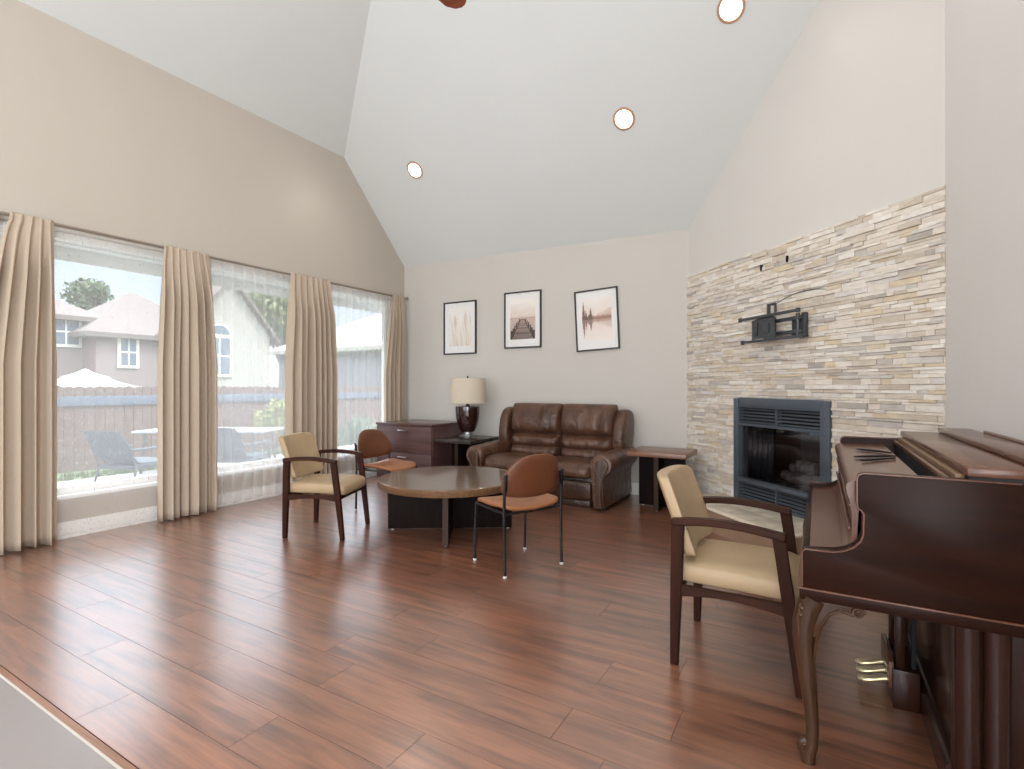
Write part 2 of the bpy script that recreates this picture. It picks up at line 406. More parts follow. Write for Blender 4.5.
# ------------------------------------------------------------------ room shell
XL, YB, XR = -5.46, 6.03, 0.675
S0 = 4.763                     # the stone face: x + y = S0
Q = math.sqrt(.5)
ZLT = 4.335                    # top of the window wall
YR0 = -5.1                     # rear wall
def zslope(x, y): return 3.102 + 1.047 * (YB - y) - .0153 * (x - XL)
ZTOP = 5.8
LS = .66                       # rise of the left roof slope
def wallpt(t, n, z):
    """fireplace wall frame: t along the wall from the left corner, n out into the room"""
    return Vector((-1.267 + t * Q - n * Q, YB - t * Q - n * Q, z))
TW = (XR + 1.267) / Q          # length of the fireplace wall

# plank floor
bm = nb(); rowh = .2075; y = .867; row = 0
while y < YB + .1:
    x = -5.6 - random.uniform(0, .1)
    offs = {0: -2.461, 2: -2.457, 1: -1.80, 3: -3.05, 5: -2.88}.get(row, -2.4 + random.uniform(-.6, .6))
    x = offs - 1.21 * 3
    while x < XR + .1:
        x1 = x + 1.21
        if x1 > -5.62 and x < XR:
            b2(bm, max(x, -5.6) + .0008, min(x1, XR) - .0008, y + .0008, min(y + rowh, YB) - .0008, -.02, 0)
        x = x1
    y += rowh; row += 1
struct('floor', bm, m_floor, smooth=0)
bm = nb(); b2(bm, -5.6, XR, .86, YB, -.05, -.006); struct('floor.001', bm, m_gap, smooth=0)
bm = nb(); b2(bm, -5.6, XR, YR0, .829, -.05, 0); struct('floor.002', bm, m_tile, smooth=0)
bm = nb(); add_prism(bm, [(.838, -.03), (.838, .003), (.846, .0035), (.862, .0025), (.866, -.03)], lambda p, q, t: (t, p, q), -5.6, XR)
struct('trim_1', bm, m_strip)
bm = nb(); add_prism(bm, [(.829, -.03), (.829, .003), (.831, .004), (.837, .004), (.838, -.03)], lambda p, q, t: (t, p, q), -5.6, XR)
struct('trim_2', bm, plain('pale_threshold', (176, 168, 158), .4))

# window wall with four openings
WIN = [(-.05, 1.34), (1.44, 2.74), (2.84, 4.20), (4.30, 5.72)]
Z0, Z1 = .36, 2.585
def plane_wall(name, x0, x1, ys, z0, z1, holes, mat):
    pass
bm = nb()
b2(bm, -5.60, XL, YR0, YB + .14, 0, Z0); edges = [YR0] + [v for w in WIN for v in w] + [YB + .14]
for i in range(0, len(edges), 2): b2(bm, -5.60, XL, edges[i], edges[i + 1], Z0, Z1)
poly = [(YR0, Z1), (YB + .14, Z1), (YB + .14, 3.0), (YB, 3.102), (4.853, ZLT), (YR0, ZLT)]
add_prism(bm, poly, lambda p, q, t: (t, p, q), -5.60, XL)
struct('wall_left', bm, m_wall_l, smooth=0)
# back wall
bm = nb(); add_prism(bm, [(-5.46, 0), (-1.2, 0), (-1.2, 3.036), (-5.46, 3.102)], lambda p, q, t: (p, t, q), YB, YB + .14)
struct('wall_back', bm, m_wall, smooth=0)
# fireplace wall (45 degrees): painted upper wall and the backing of the stone, with the firebox hole
FT0, FT1 = .823, 1.905        # firebox opening along the wall
FZ0, FZ1 = .205, 1.162
def wq(bm, t0, t1, z0, z1, n0, n1, ztop=None):
    za, zb = (z1, z1) if ztop is None else ztop
    P = [wallpt(t0, n0, z0), wallpt(t1, n0, z0), wallpt(t1, n0, zb), wallpt(t0, n0, za)]
    R = [wallpt(t0, n1, z0), wallpt(t1, n1, z0), wallpt(t1, n1, zb), wallpt(t0, n1, za)]
    a = [bm.verts.new(p) for p in P]; b = [bm.verts.new(p) for p in R]
    bm.faces.new(a); bm.faces.new(list(reversed(b)))
    for i in range(4):
        j = (i + 1) % 4; bm.faces.new((a[j], a[i], b[i], b[j]))
bm = nb(); NB = -.018
wq(bm, -.03, FT0, 0, 2.50, NB, -.12); wq(bm, FT1, TW + .02, 0, 2.50, NB, -.12)
wq(bm, FT0, FT1, 0, FZ0, NB, -.12); wq(bm, FT0, FT1, FZ1, 2.50, NB, -.12)
zl = zslope(*wallpt(-.03, NB, 0)[:2]); zr = zslope(*wallpt(TW + .02, NB, 0)[:2])
wq(bm, -.03, TW + .02, 2.50, 0, NB, -.12, (zl + .02, zr + .02))
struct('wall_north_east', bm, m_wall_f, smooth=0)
# ledger stone facing: one bonded sheet of split strips
bm = nb(); ZS = 2.515; z = 0.0; rg = random.Random(5)
frame3 = Matrix(((Q, -Q, 0), (-Q, -Q, 0), (0, 0, 1)))
def stone(t0, t1, za, zb):
    if t1 - t0 < .012: return
    d = rg.choice((0, 0, .003, .006, .009, .012)) + rg.uniform(0, .003)
    g = .0005; ch = .0022
    P = [(t0 + g, za + g), (t1 - g, za + g), (t1 - g, zb - g), (t0 + g, zb - g)]
    nb0 = -.02; j = [rg.uniform(-.0025, .0025) for _ in range(4)]
    back = [bm.verts.new(wallpt(p, nb0, q)) for p, q in P]
    fr = [bm.verts.new(wallpt(p, -.006 + d + j[k] - .003, q)) for k, (p, q) in enumerate(P)]
    I = [(t0 + g + ch, za + g + ch), (t1 - g - ch, za + g + ch), (t1 - g - ch, zb - g - ch), (t0 + g + ch, zb - g - ch)]
    f2 = [bm.verts.new(wallpt(p, -.006 + d + j[k], q)) for k, (p, q) in enumerate(I)]
    for k in range(4):
        l = (k + 1) % 4
        bm.faces.new((back[k], back[l], fr[l], fr[k])); bm.faces.new((fr[k], fr[l], f2[l], f2[k]))
    bm.faces.new(f2)
while z < ZS - .008:
    h = rg.choice((.018, .022, .026, .030, .036, .042)); zb = min(z + h, ZS)
    t = -.004 - rg.uniform(0, .2)
    while t < TW:
        L = rg.uniform(.05, .27); a, b = max(t, .0), min(t + L, TW - .004)
        if b > a:
            inside = zb > FZ0 - .001 and z < FZ1 + .001
            if not inside: stone(a, b, z, zb)
            else:
                if a < FT0 - .012: stone(a, min(b, FT0 - .012), z, zb)
                if b > FT1 + .012: stone(max(a, FT1 + .012), b, z, zb)
        t += L
    z = zb
struct('wall_north_east.001', bm, m_stone, smooth=0)
# right and rear walls, both opened to let the added fill lights in; ceilings
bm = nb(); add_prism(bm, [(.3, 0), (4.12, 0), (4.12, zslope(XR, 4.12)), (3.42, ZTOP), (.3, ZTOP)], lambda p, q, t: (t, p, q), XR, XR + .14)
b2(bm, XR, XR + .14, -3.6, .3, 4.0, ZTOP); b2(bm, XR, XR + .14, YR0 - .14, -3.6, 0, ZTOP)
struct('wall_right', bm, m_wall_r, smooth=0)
bm = nb(); b2(bm, -5.6, -5.1, YR0 - .14, YR0, 0, ZTOP); b2(bm, .3, XR + .14, YR0 - .14, YR0, 0, ZTOP); b2(bm, -5.1, .3, YR0 - .14, YR0, 4.1, ZTOP); b2(bm, -5.1, .3, YR0 - .14, YR0, 0, .1)
struct('wall_rear', bm, m_wall_f, smooth=0)
bm = nb()
ys = [YR0 + .001, YB + .1]
xr0 = XL + (ZTOP - ZLT) / LS
yb_top = YB - (ZTOP - 3.102) / 1.047
def quadslab(bm, pts, th=.12):
    a = [bm.verts.new(Vector(p)) for p in pts]; b = [bm.verts.new(Vector(p) + Vector((0, 0, th))) for p in pts]
    bm.faces.new(a); bm.faces.new(list(reversed(b))); n = len(a)
    for i in range(n):
        j = (i + 1) % n; bm.faces.new((a[j], a[i], b[i], b[j]))
def ytop(x): return YB - (ZTOP - 3.102 + .0153 * (x - XL)) / 1.047
hip_b = (XL, 4.853, ZLT)
# where the left slope meets the rear-facing slope
hx = xr0; hy = ytop(hx)
bm = nb(); quadslab(bm, [(XL - .05, YB + .1, zslope(XL - .05, YB + .1)), (XR + .1, YB + .1, zslope(XR + .1, YB + .1)), (XR + .1, ytop(XR), ZTOP), (hx, hy, ZTOP), hip_b, (XL - .05, 4.853, ZLT)])
struct('ceiling', bm, m_ceil, smooth=0)
bm = nb(); quadslab(bm, [hip_b, (hx, hy, ZTOP), (hx, YR0 - .1, ZTOP), (XL, YR0 - .1, ZLT)])
struct('ceiling.001', bm, m_ceil, smooth=0)
bm = nb(); quadslab(bm, [(hx, hy, ZTOP), (XR + .14, ytop(XR), ZTOP), (XR + .14, YR0 - .14, ZTOP), (hx, YR0 - .14, ZTOP)])
struct('ceiling.002', bm, m_ceil, smooth=0)
# baseboards
def base_prof(): return [(0, 0), (.016, 0), (.016, .10), (.010, .118), (.006, .135), (0, .135)]
bm = nb(); add_prism(bm, base_prof(), lambda p, q, t: (t, YB - p, q), -5.46, -1.27); struct('baseboard_back', bm, m_trim)
bm = nb(); add_prism(bm, base_prof(), lambda p, q, t: (XL + p, t, q), .87, YB); struct('baseboard_left', bm, m_trim)
bm = nb(); add_prism(bm, base_prof(), lambda p, q, t: (XR - p, t, q), .87, 4.08); struct('baseboard_right', bm, m_trim)
# windows
for i, (a, b) in enumerate(WIN):
    bm = nb(); fx0, fx1 = -5.58, -5.52
    for (p, q, r, s) in ((a, a + .055, Z0, Z1), (b - .055, b, Z0, Z1), (a + .055, b - .055, Z0, Z0 + .06), (a + .055, b - .055, Z1 - .06, Z1)):
        b2(bm, fx0, fx1, p, q, r, s, .004)
    w = struct('window_%d' % (i + 1), bm, m_trim)
    bm = nb(); b2(bm, -5.553, -5.548, a + .05, b - .05, Z0 + .055, Z1 - .055); obj('glass_pane', bm, m_glass, w, smooth=0)
    bm = nb(); b2(bm, -5.52, -5.445, a - .01, b + .01, Z0 - .035, Z0 + .002, .006); obj('sill', bm, m_trim, w)
bm = nb(); b2(bm, -5.1, -5.04, YR0 - .1, YR0 - .04, .1, 4.1); b2(bm, .24, .3, YR0 - .1, YR0 - .04, .1, 4.1); b2(bm, -2.43, -2.37, YR0 - .1, YR0 - .04, .1, 4.1)  # unseen glazing added so the rear fill light can enter
b2(bm, -5.04, .24, YR0 - .1, YR0 - .04, .1, .16); b2(bm, -5.04, .24, YR0 - .1, YR0 - .04, 4.04, 4.1); struct('window_5', bm, m_trim, smooth=0)
bm = nb(); b2(bm, XR + .04, XR + .1, -3.6, -3.54, .0, 4.0); b2(bm, XR + .04, XR + .1, .24, .3, .0, 4.0); b2(bm, XR + .04, XR + .1, -1.68, -1.62, 0, 4.0); b2(bm, XR + .04, XR + .1, -3.54, .24, 0, .06); b2(bm, XR + .04, XR + .1, -3.54, .24, 3.94, 4.0)  # unseen glazing added for the side fill light
struct('window_6', bm, m_trim, smooth=0)
for nm, q in (('window_5', (-5.04, .24, YR0 - .072, YR0 - .068, .16, 4.04)), ('window_6', (XR + .068, XR + .072, -3.54, .24, .06, 3.94))):
    bm = nb(); b2(bm, *q); obj('glass_pane', bm, m_glass, bpy.data.objects[nm], smooth=0)
# eave outside the window wall
bm = nb(); b2(bm, -6.18, -5.60, YR0, YB + .6, 2.60, 2.66); b2(bm, -6.21, -6.18, YR0, YB + .6, 2.475, 2.68); b2(bm, -6.0, -5.96, YR0, YB + .6, 2.585, 2.60)
struct('trim_3', bm, m_soffit, smooth=0)
bm = nb(); b2(bm, -5.72, -5.6, YR0, YB + .6, -.3, 0); struct('trim_4', bm, m_conc, smooth=0)

# ------------------------------------------------------------------ fireplace and hearth
def fw(bm, t0, t1, z0, z1, n0, n1, r=.0):
    c = wallpt((t0 + t1) / 2, (n0 + n1) / 2, (z0 + z1) / 2)
    add_box(bm, c, (t1 - t0, n1 - n0, z1 - z0), r, 2, frame3)
FP = thing('fireplace', 'dark blue-grey steel gas fireplace with louvres set in the pale stone wall', 'fireplace', wallpt((FT0 + FT1) / 2, 0, FZ0))
def fobj(name, bm, mat, parent, **kw):
    # geometry is written in room coordinates, shifted to the thing's base
    bmesh.ops.translate(bm, verts=bm.verts[:], vec=-FP.location)
    return obj(name, bm, mat, parent, **kw)
bm = nb(); e = .004
fw(bm, FT0 - .01, FT0 + .055, FZ0, FZ1, -.05, .022, e); fw(bm, FT1 - .075, FT1 + .01, FZ0, FZ1, -.05, .022, e)
fw(bm, FT0 + .055, FT1 - .075, FZ1 - .085, FZ1 + .005, -.05, .012, e); fw(bm, FT0 + .055, FT1 - .075, FZ0 - .005, FZ0 + .018, -.05, .012, e)
fw(bm, FT0 + .055, FT1 - .075, .905, .93, -.03, .008, .003)
fw(bm, FT0 + .055, FT1 - .075, .375, .41, -.05, .03, .006)
fobj('frame', bm, m_fsteel, FP)
tm = (FT0 + FT1) / 2 - .01
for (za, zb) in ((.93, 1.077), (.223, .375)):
    bm = nb(); fw(bm, FT0 + .055, FT1 - .075, za, zb, -.06, -.045); fobj('louvre_back', bm, m_fblack, FP)  # black sheet stands in for the shade between the slats
    bm = nb(); fw(bm, tm - .008, tm + .008, za, zb, -.045, .010, .002)
    n = 5
    for k in range(n):
        zz = za + (zb - za) * (k + .5) / n
        for (p, q) in ((FT0 + .058, tm - .008), (tm + .008, FT1 - .078)):
            c = wallpt((p + q) / 2, -.008, zz)
            add_box(bm, c, (q - p, .020, .005), .0012, 1, frame3 @ Matrix.Rotation(math.radians(-38), 3, 'X'))
    fobj('louvre_panel', bm, m_fsteel, FP)
bm = nb(); D = -.42     # firebox shell
fw(bm, FT0 + .02, FT0 + .05, .23, 1.14, D, -.05); fw(bm, FT1 - .06, FT1 - .03, .23, 1.14, D, -.05)
fw(bm, FT0 + .02, FT1 - .03, .23, 1.14, D - .03, D); fw(bm, FT0 + .02, FT1 - .03, .37, .40, D, -.05); fw(bm, FT0 + .02, FT1 - .03, .91, .94, D, -.06)
fobj('firebox', bm, m_fbrick, FP, smooth=0)
bm = nb(); fw(bm, FT0 + .055, FT1 - .075, .405, .908, -.036, -.032); fobj('glass_door', bm, m_fglass, FP, smooth=0)
for (p, q) in ((FT0 + .06, FT0 + .40), (FT1 - .17, FT1 - .08)):
    bm = nb(); N = 60; secs = []
    for k in range(N + 1):
        t = p + (q - p) * k / N; n = -.09 + .014 * math.sin(k / N * (q - p) * 95)
        secs.append([wallpt(t, n, .41), wallpt(t, n, .66), wallpt(t, n, .90)])
    add_loft(bm, secs, caps=False, closed=False); o = fobj('mesh_screen', bm, m_mesh, FP); sm = o.modifiers.new('thick', 'SOLIDIFY'); sm.thickness = .002
LOGS = [((1.22, -.2, .47), (1.70, -.16, .47), .045), ((1.20, -.3, .46), (1.72, -.32, .48), .05), ((1.28, -.24, .55), (1.62, -.15, .60), .038), ((1.40, -.18, .60), (1.66, -.30, .57), .034), ((1.34, -.14, .45), (1.55, -.33, .62), .03)]
for a, b, r in LOGS:
    bm = nb(); A = wallpt(*a); B = wallpt(*b); pts = []; rs = []
    for k in range(9):
        f = k / 8; pts.append(A.lerp(B, f) + Vector((random.uniform(-.008, .008), random.uniform(-.008, .008), random.uniform(-.008, .008)))); rs.append(r * random.uniform(.85, 1.12))
    add_tube(bm, pts, rs, 10); fobj('log', bm, m_log, FP)
bm = nb(); fw(bm, 1.15, 1.78, .425, .437, -.13, -.115, .002); fw(bm, 1.15, 1.78, .425, .437, -.34, -.325, .002)
for t in (1.2, 1.35, 1.5, 1.65, 1.75): fw(bm, t - .006, t + .006, .40, .437, -.34, -.10, .002)
fobj('grate', bm, m_fblack, FP)
bm = nb(); fw(bm, FT1 - .19, FT1 - .085, .885, .905, -.03, .006, .003); fobj('handle', bm, m_fsteel, FP)

HN = .533; HT0, HT1 = .62, TW - .02
HE = thing('hearth', 'raised pale tile hearth with cream edge below the fireplace', 'hearth', wallpt(1.6, .25, 0))
def hobj(name, bm, mat, **kw):
    bmesh.ops.translate(bm, verts=bm.verts[:], vec=-HE.location); return obj(name, bm, mat, HE, **kw)
HTR = 2.05
bm = nb(); fw(bm, HT0, HTR, 0, .185, .012, HN - .01); hobj('hearth_face', bm, m_hface, smooth=0)
bm = nb()
for i in range(6):
    for j in range(2):
        w = (HTR - HT0) / 6; d = (HN - .045) / 2
        fw(bm, HT0 + i * w + .0015, HT0 + (i + 1) * w - .0015, .185, .2, .013 + j * d, .013 + (j + 1) * d - .003, .001)
hobj('hearth_tiles', bm, m_hearth)
bm = nb(); fw(bm, HT0 - .008, HTR + .004, .180, .2015, HN - .034, HN, .006); fw(bm, HT0 - .01, HT0, .0, .2, .012, HN - .03, .003); hobj('edge_trim', bm, m_hedge)

# television mount and cable holes on the stone
TM = thing('television_mount', 'black articulated television bracket with two rails on the pale stone wall', 'bracket', wallpt(1.25, 0, 1.77))
def mobj(name, bm, mat, parent=None, **kw):
    bmesh.ops.translate(bm, verts=bm.verts[:], vec=-TM.location); return obj(name, bm, mat, parent or TM, **kw)
bm = nb(); fw(bm, 1.42, 1.57, 1.69, 1.86, .012, .03, .004); fw(bm, 1.54, 1.575, 1.675, 1.875, .012, .05, .004); mobj('wall_plate', bm, m_mount)
bm = nb()
for zz in (1.71, 1.82): fw(bm, 1.24, 1.56, zz, zz + .03, .05, .075, .004)
for tt in (1.26, 1.52): 
    add_tube(bm, [wallpt(tt, .062, 1.69), wallpt(tt, .062, 1.87)], .016, 12)
mobj('swing_arm', bm, m_mount)
bm = nb(); P = [(1.17, 1.70), (1.30, 1.665), (1.335, 1.70), (1.31, 1.88), (1.20, 1.885), (1.05, 1.86), (1.05, 1.69)]
add_prism(bm, P, lambda p, q, t: wallpt(p, t, q), .10, .118, .003); fw(bm, 1.08, 1.13, 1.72, 1.84, .118, .128, .002); fw(bm, 1.2, 1.27, 1.74, 1.82, .118, .13, .002)
add_tube(bm, [wallpt(1.2, .04, 1.78), wallpt(1.2, .1, 1.78)], .03, 14); mobj('tilt_head', bm, m_mount)
for (zz, t0, t1) in ((1.885, .90, 1.60), (1.675, .93, 1.64)):
    bm = nb(); fw(bm, t0, t1, zz - .012, zz + .012, .118, .135, .003)
    for tt in (t0 + .01, t1 - .01): fw(bm, tt - .014, tt + .014, zz - .018, zz + .018, .114, .14, .004)
    mobj('rail', bm, m_mount)
bm = nb(); fw(bm, 1.24, 1.275, 1.89, 1.985, .11, .122, .003); fw(bm, 1.275, 1.34, 1.965, 1.985, .11, .122, .003); fw(bm, 1.325, 1.345, 1.885, 1.97, .11, .122, .003); mobj('clip', bm, m_mount)
bm = nb(); add_tube(bm, [wallpt(1.23 + .52 * k / 16, .016 + .01 * math.sin(k / 16 * math.pi), 1.995 + .055 * math.sin(k / 16 * math.pi * .8)) for k in range(17)], .0028, 6); mobj('cable', bm, m_mesh)
TM.location += frame3 @ Vector((.135, 0, 0))
for (t, zz, lb) in ((1.175, 2.347, 'small dark slot anchor in the stone, left of the two above the bracket'), (1.482, 2.356, 'small dark slot anchor in the stone, right of the two above the bracket')):
    bm = nb(); c = wallpt(t, .006, zz); add_box(bm, (0, 0, 0), (.014, .024, .055), .004, 2, frame3)
    add_box(bm, frame3 @ Vector((0, .013, .0)), (.006, .004, .03), .001, 1, frame3)
    o = obj('wall_anchor', bm, m_black, loc=c); tag(o, lb, 'anchor', 'anchors on the stone wall')

# ------------------------------------------------------------------ armchairs
def make_armchair():
    t = thing('armchair', 'beige vinyl armchair with dark wood frame, left of the round coffee table', 'armchair')
    hw = .262
    def seatfn(p):
        q = p.copy(); q.z += .012 * (1 - (p.x / .26) ** 2) * (1 - (p.y / .26) ** 2) if p.z > 0 else 0
        if p.x > .12: q.z -= .28 * (p.x - .12) ** 2 * 4
        return q
    bm = nb(); add_super(bm, (.005, 0, .418), (.515, .49, .098), .32, .16, 44, 14, seatfn)
    obj('seat', bm, m_vinyl, t, smooth=60)
    def backfn(p):
        z = p.z; q = Vector((p.x + .05 * (p.y / .25) ** 2 - .36 * z, p.y, z)); return q
    bm = nb(); add_super(bm, (-.288, 0, .672), (.062, .50, .36), .18, .28, 56, 18, backfn)
    obj('backrest', bm, m_vinyl, t, smooth=60)
    for s in (-1, 1):
        y = s * hw
        bm = nb(); secs = []
        for z, x, w in ((0, -.250, .034), (.2, -.246, .044), (.42, -.240, .052), (.60, -.235, .054), (.668, -.232, .054)):
            secs.append([(x - w / 2, y - .017, z), (x + w / 2, y - .017, z), (x + w / 2, y + .017, z), (x - w / 2, y + .017, z)])
        add_loft(bm, secs); obj('leg', bm, m_dwood, t, bevel=.004)
        bm = nb(); secs = []
        for z, x, w in ((0, .258, .034), (.2, .236, .042), (.40, .212, .05), (.55, .192, .05), (.652, .178, .052)):
            secs.append([(x - w / 2, y - .017, z), (x + w / 2, y - .017, z), (x + w / 2, y + .017, z), (x - w / 2, y + .017, z)])
        add_loft(bm, secs); obj('leg', bm, m_dwood, t, bevel=.004)
        bm = nb(); secs = []
        for k in range(13):
            f = k / 12; x = -.262 + .468 * f; z = .655 + .022 * math.sin(f * math.pi) - .010 * f; w = .046; h = .032
            secs.append([(x, y - w / 2, z - h / 2), (x, y + w / 2, z - h / 2), (x, y + w / 2, z + h / 2), (x, y - w / 2, z + h / 2)])
        add_loft(bm, secs); obj('armrest', bm, m_dwoodx, t, bevel=.006)
        bm = nb(); secs = []
        for k in range(11):
            f = k / 10; x = -.23 + .43 * f; zt = .372; zb = .318 + .022 * math.sin(f * math.pi)
            secs.append([(x, y - .011, zb), (x, y + .011, zb), (x, y + .011, zt), (x, y - .011, zt)])
        add_loft(bm, secs); obj('side_rail', bm, m_dwoodx, t, bevel=.003)
    for q in ((.2, .222, .325, .372), (-.25, -.228, .325, .372), (-.252, -.23, .56, .60)):
        bm = nb(); b2(bm, q[0], q[1], -hw, hw, q[2], q[3], .004); obj('cross_rail', bm, m_dwoodx, t)
    return t
ARM = make_armchair(); ARM.location = (-3.742, 3.145, 0); ARM.rotation_euler = (0, 0, math.radians(23.3)); ARM['group'] = 'beige armchairs'
dup(ARM, (-.32, 2.71, 0), 0.0, 'beige vinyl armchair with dark wood frame, drawn up in front of the piano', 'beige armchairs')

# ------------------------------------------------------------------ tan stacking chairs
def make_sidechair():
    t = thing('side_chair', 'tan vinyl chair with thin black legs, seen from behind before the coffee table', 'chair')
    def sfn(p):
        q = p.copy(); q.z += -.012 * (1 - (p.y / .24) ** 2) + .02 * (p.y / .24) ** 2 * (1 if p.x < 0 else .3)
        q.y *= 1.0 - .05 * (p.x / .22); 
        if p.x > .13: q.z -= 3.0 * (p.x - .13) ** 2
        return q
    bm = nb(); add_super(bm, (.005, 0, .452), (.455, .475, .046), .45, .30, 48, 12, sfn); obj('seat', bm, m_tan, t, smooth=60)
    # backrest: half-round shell, curved in plan
    bm = nb(); secs = []; N = 30; hw = .247; z0, z1 = .515, .815
    def outline(side, k):
        return None
    def pt(y, z, off):
        x = -.205 - .20 * (z - .5) + .055 * (y / hw) ** 2; return Vector((x + off, y, z))
    ring = []
    for k in range(N + 1):
        a = math.pi * k / N; ring.append((hw * math.copysign(abs(math.cos(a)) ** .72, math.cos(a)), z0 + .055 + (z1 - z0 - .055) * math.sin(a) ** .9))
    for k in range(1, 14):
        f = k / 14; ring.append((-hw + 2 * hw * f, z0 + .055 - .055 * math.sin(f * math.pi) ** .28))
    M_ = len(ring); cy, cz = 0, z0 + .12
    def shell(off, sc): return [bm.verts.new(pt(cy + (p - cy) * sc, cz + (q - cz) * sc, off)) for p, q in ring]
    layers = [shell(o, s) for o, s in ((-.014, .35), (-.014, .7), (-.013, .96), (-.006, 1.0), (.006, 1.0), (.014, .955), (.017, .7), (.017, .35))]
    for A, B in zip(layers[:-1], layers[1:]):
        for i in range(M_):
            j = (i + 1) % M_; bm.faces.new((A[i], A[j], B[j], B[i]))
    bm.faces.new(layers[0]); bm.faces.new(list(reversed(layers[-1])))
    obj('backrest', bm, m_tanb, t, smooth=60)['label'] = 'darker brown rounded backrest'
    for s in (-1, 1):
        bm = nb(); add_tube(bm, [(-.212, s * .245, .012), (-.205, s * .245, .25), (-.202, s * .245, .44), (-.208, s * .246, .56), (-.222, s * .243, .69)], .0105, 10)
        lg = obj('leg', bm, m_black, t)
        bm = nb(); add_lathe(bm, [(.010, 0), (.014, .002), (.014, .012), (.010, .016)], 12, (-.212, s * .245, 0)); obj('glide', bm, m_glide, lg)
        bm = nb(); add_tube(bm, [(.214, s * .226, .012), (.205, s * .226, .25), (.198, s * .224, .42), (.188, s * .222, .435)], .0105, 10)
        lg = obj('leg', bm, m_black, t)
        bm = nb(); add_lathe(bm, [(.010, 0), (.014, .002), (.014, .012), (.010, .016)], 12, (.214, s * .226, 0)); obj('glide', bm, m_glide, lg)
        bm = nb(); add_box(bm, (-.212, s * .240, .625), (.026, .018, .10), .005); obj('bracket', bm, m_black, t)
    for a, b in (((-.205, .243, .424), (.195, .224, .424)), ((-.205, -.243, .424), (.195, -.224, .424)), ((-.2, -.24, .418), (-.2, .24, .418)), ((.185, -.22, .418), (.185, .22, .418))):
        bm = nb(); add_tube(bm, [a, b], .010, 8); obj('frame_rail', bm, m_black, t)
    return t
SIDE = make_sidechair(); SIDE.location = (-1.884, 3.27, 0); SIDE.rotation_euler = (0, 0, math.radians(155)); SIDE['group'] = 'tan side chairs'
dup(SIDE, (-3.895, 4.05, 0), math.radians(2), 'tan vinyl chair with thin black legs, beside the file cabinet near the windows', 'tan side chairs')

# ------------------------------------------------------------------ tables
def cross_base(t, L, h, th, ang, mat_p, mat_e):
    for k, a in enumerate((ang, ang + math.pi / 2)):
        r = Matrix.Rotation(a, 3, 'Z'); ps = []
        if k == 0:
            bm = nb(); add_box(bm, (0, 0, h / 2 + .005), (2 * L, th, h - .01), .003, 2, r); q = obj('base_panel', bm, mat_p, t); ps = [(q, -1), (q, 1)]
        else:
            for s in (-1, 1):
                bm = nb(); add_box(bm, r @ Vector((s * (L / 2 + th / 4), 0, h / 2 + .005)), (L - th / 2, th, h - .01), .003, 2, r); ps.append((obj('base_panel', bm, mat_p, t), s))
        for p, s in ps:
            bm = nb(); add_box(bm, r @ Vector((s * (L + .004), 0, h / 2 + .005)), (.008, th + .002, h - .01), .002, 1, r); obj('edge_strip', bm, mat_e, p)
            bm = nb(); add_lathe(bm, [(.012, 0), (.013, .003), (.010, .008)], 10, tuple(r @ Vector((s * (L - .03), 0, 0)))); obj('glide', bm, m_glide, p)
CT = thing('coffee_table', 'low round brown wooden coffee table on dark crossed panel base', 'table', (-2.845, 3.745, 0))
bm = nb(); R = .632
add_lathe(bm, [(R - .03, .405), (R - .004, .407), (R, .413), (R, .460), (R - .006, .466)], 96); obj('table_edge', bm, m_cedge, CT)
bm = nb(); add_lathe(bm, [(R - .006, .4645), (R - .009, .4675)], 96); obj('tabletop', bm, m_ctop, CT)
cross_base(CT, .545, .405, .045, math.radians(33), m_cbase, m_cend)

def end_table(label, x0, x1, y0, y1, zt, mt):
    t = thing('end_table', label, 'table', ((x0 + x1) / 2, (y0 + y1) / 2, 0), 0, 'square end tables')
    w, d = (x1 - x0) / 2, (y1 - y0) / 2
    bm = nb(); b2(bm, -w, w, -d, d, zt - .045, zt, .004); obj('tabletop', bm, mt, t)
    cross_base(t, min(w, d) - .045, zt - .045, .045, 0, m_cbase, m_cend)
    return t
end_table('square black end table holding the lamp, between file cabinet and loveseat', -4.175, -3.622, 5.16, 5.82, .615, m_etop)
end_table('square brown end table between the loveseat and the stone wall', -1.725, -1.118, 5.27, 5.83, .60, m_etop2)

# ------------------------------------------------------------------ file cabinet
cx0, cx1, cy0, cy1, cz = -5.16, -4.195, 5.13, 5.88, .79
FC = thing('file_cabinet', 'wide dark mahogany two-drawer file cabinet in the corner by the curtain', 'cabinet', ((cx0 + cx1) / 2, (cy0 + cy1) / 2, 0))
w, d = (cx1 - cx0) / 2, (cy1 - cy0) / 2
bm = nb(); b2(bm, -w + .008, w - .008, -d + .03, d, .05, cz - .03, .003); obj('body', bm, m_cab, FC)
bm = nb(); b2(bm, -w + .03, w - .03, -d + .06, d - .02, 0, .05); obj('plinth', bm, m_cbase, FC)
bm = nb(); b2(bm, -w, w, -d, d, cz - .03, cz, .004); obj('top', bm, m_cabtop, FC)
for (za, zb) in ((.415, .752), (.06, .405)):
    bm = nb(); b2(bm, -w + .012, w - .012, -d + .008, -d + .03, za, zb, .003); dr = obj('drawer', bm, m_cab, FC)
    bm = nb(); add_tube(bm, [(-.07, -d + .008, zb - .05), (-.07, -d - .016, zb - .05), (-.05, -d - .022, zb - .05), (.05, -d - .022, zb - .05), (.07, -d - .016, zb - .05), (.07, -d + .008, zb - .05)], .007, 8)
    obj('handle', bm, m_silver, dr)

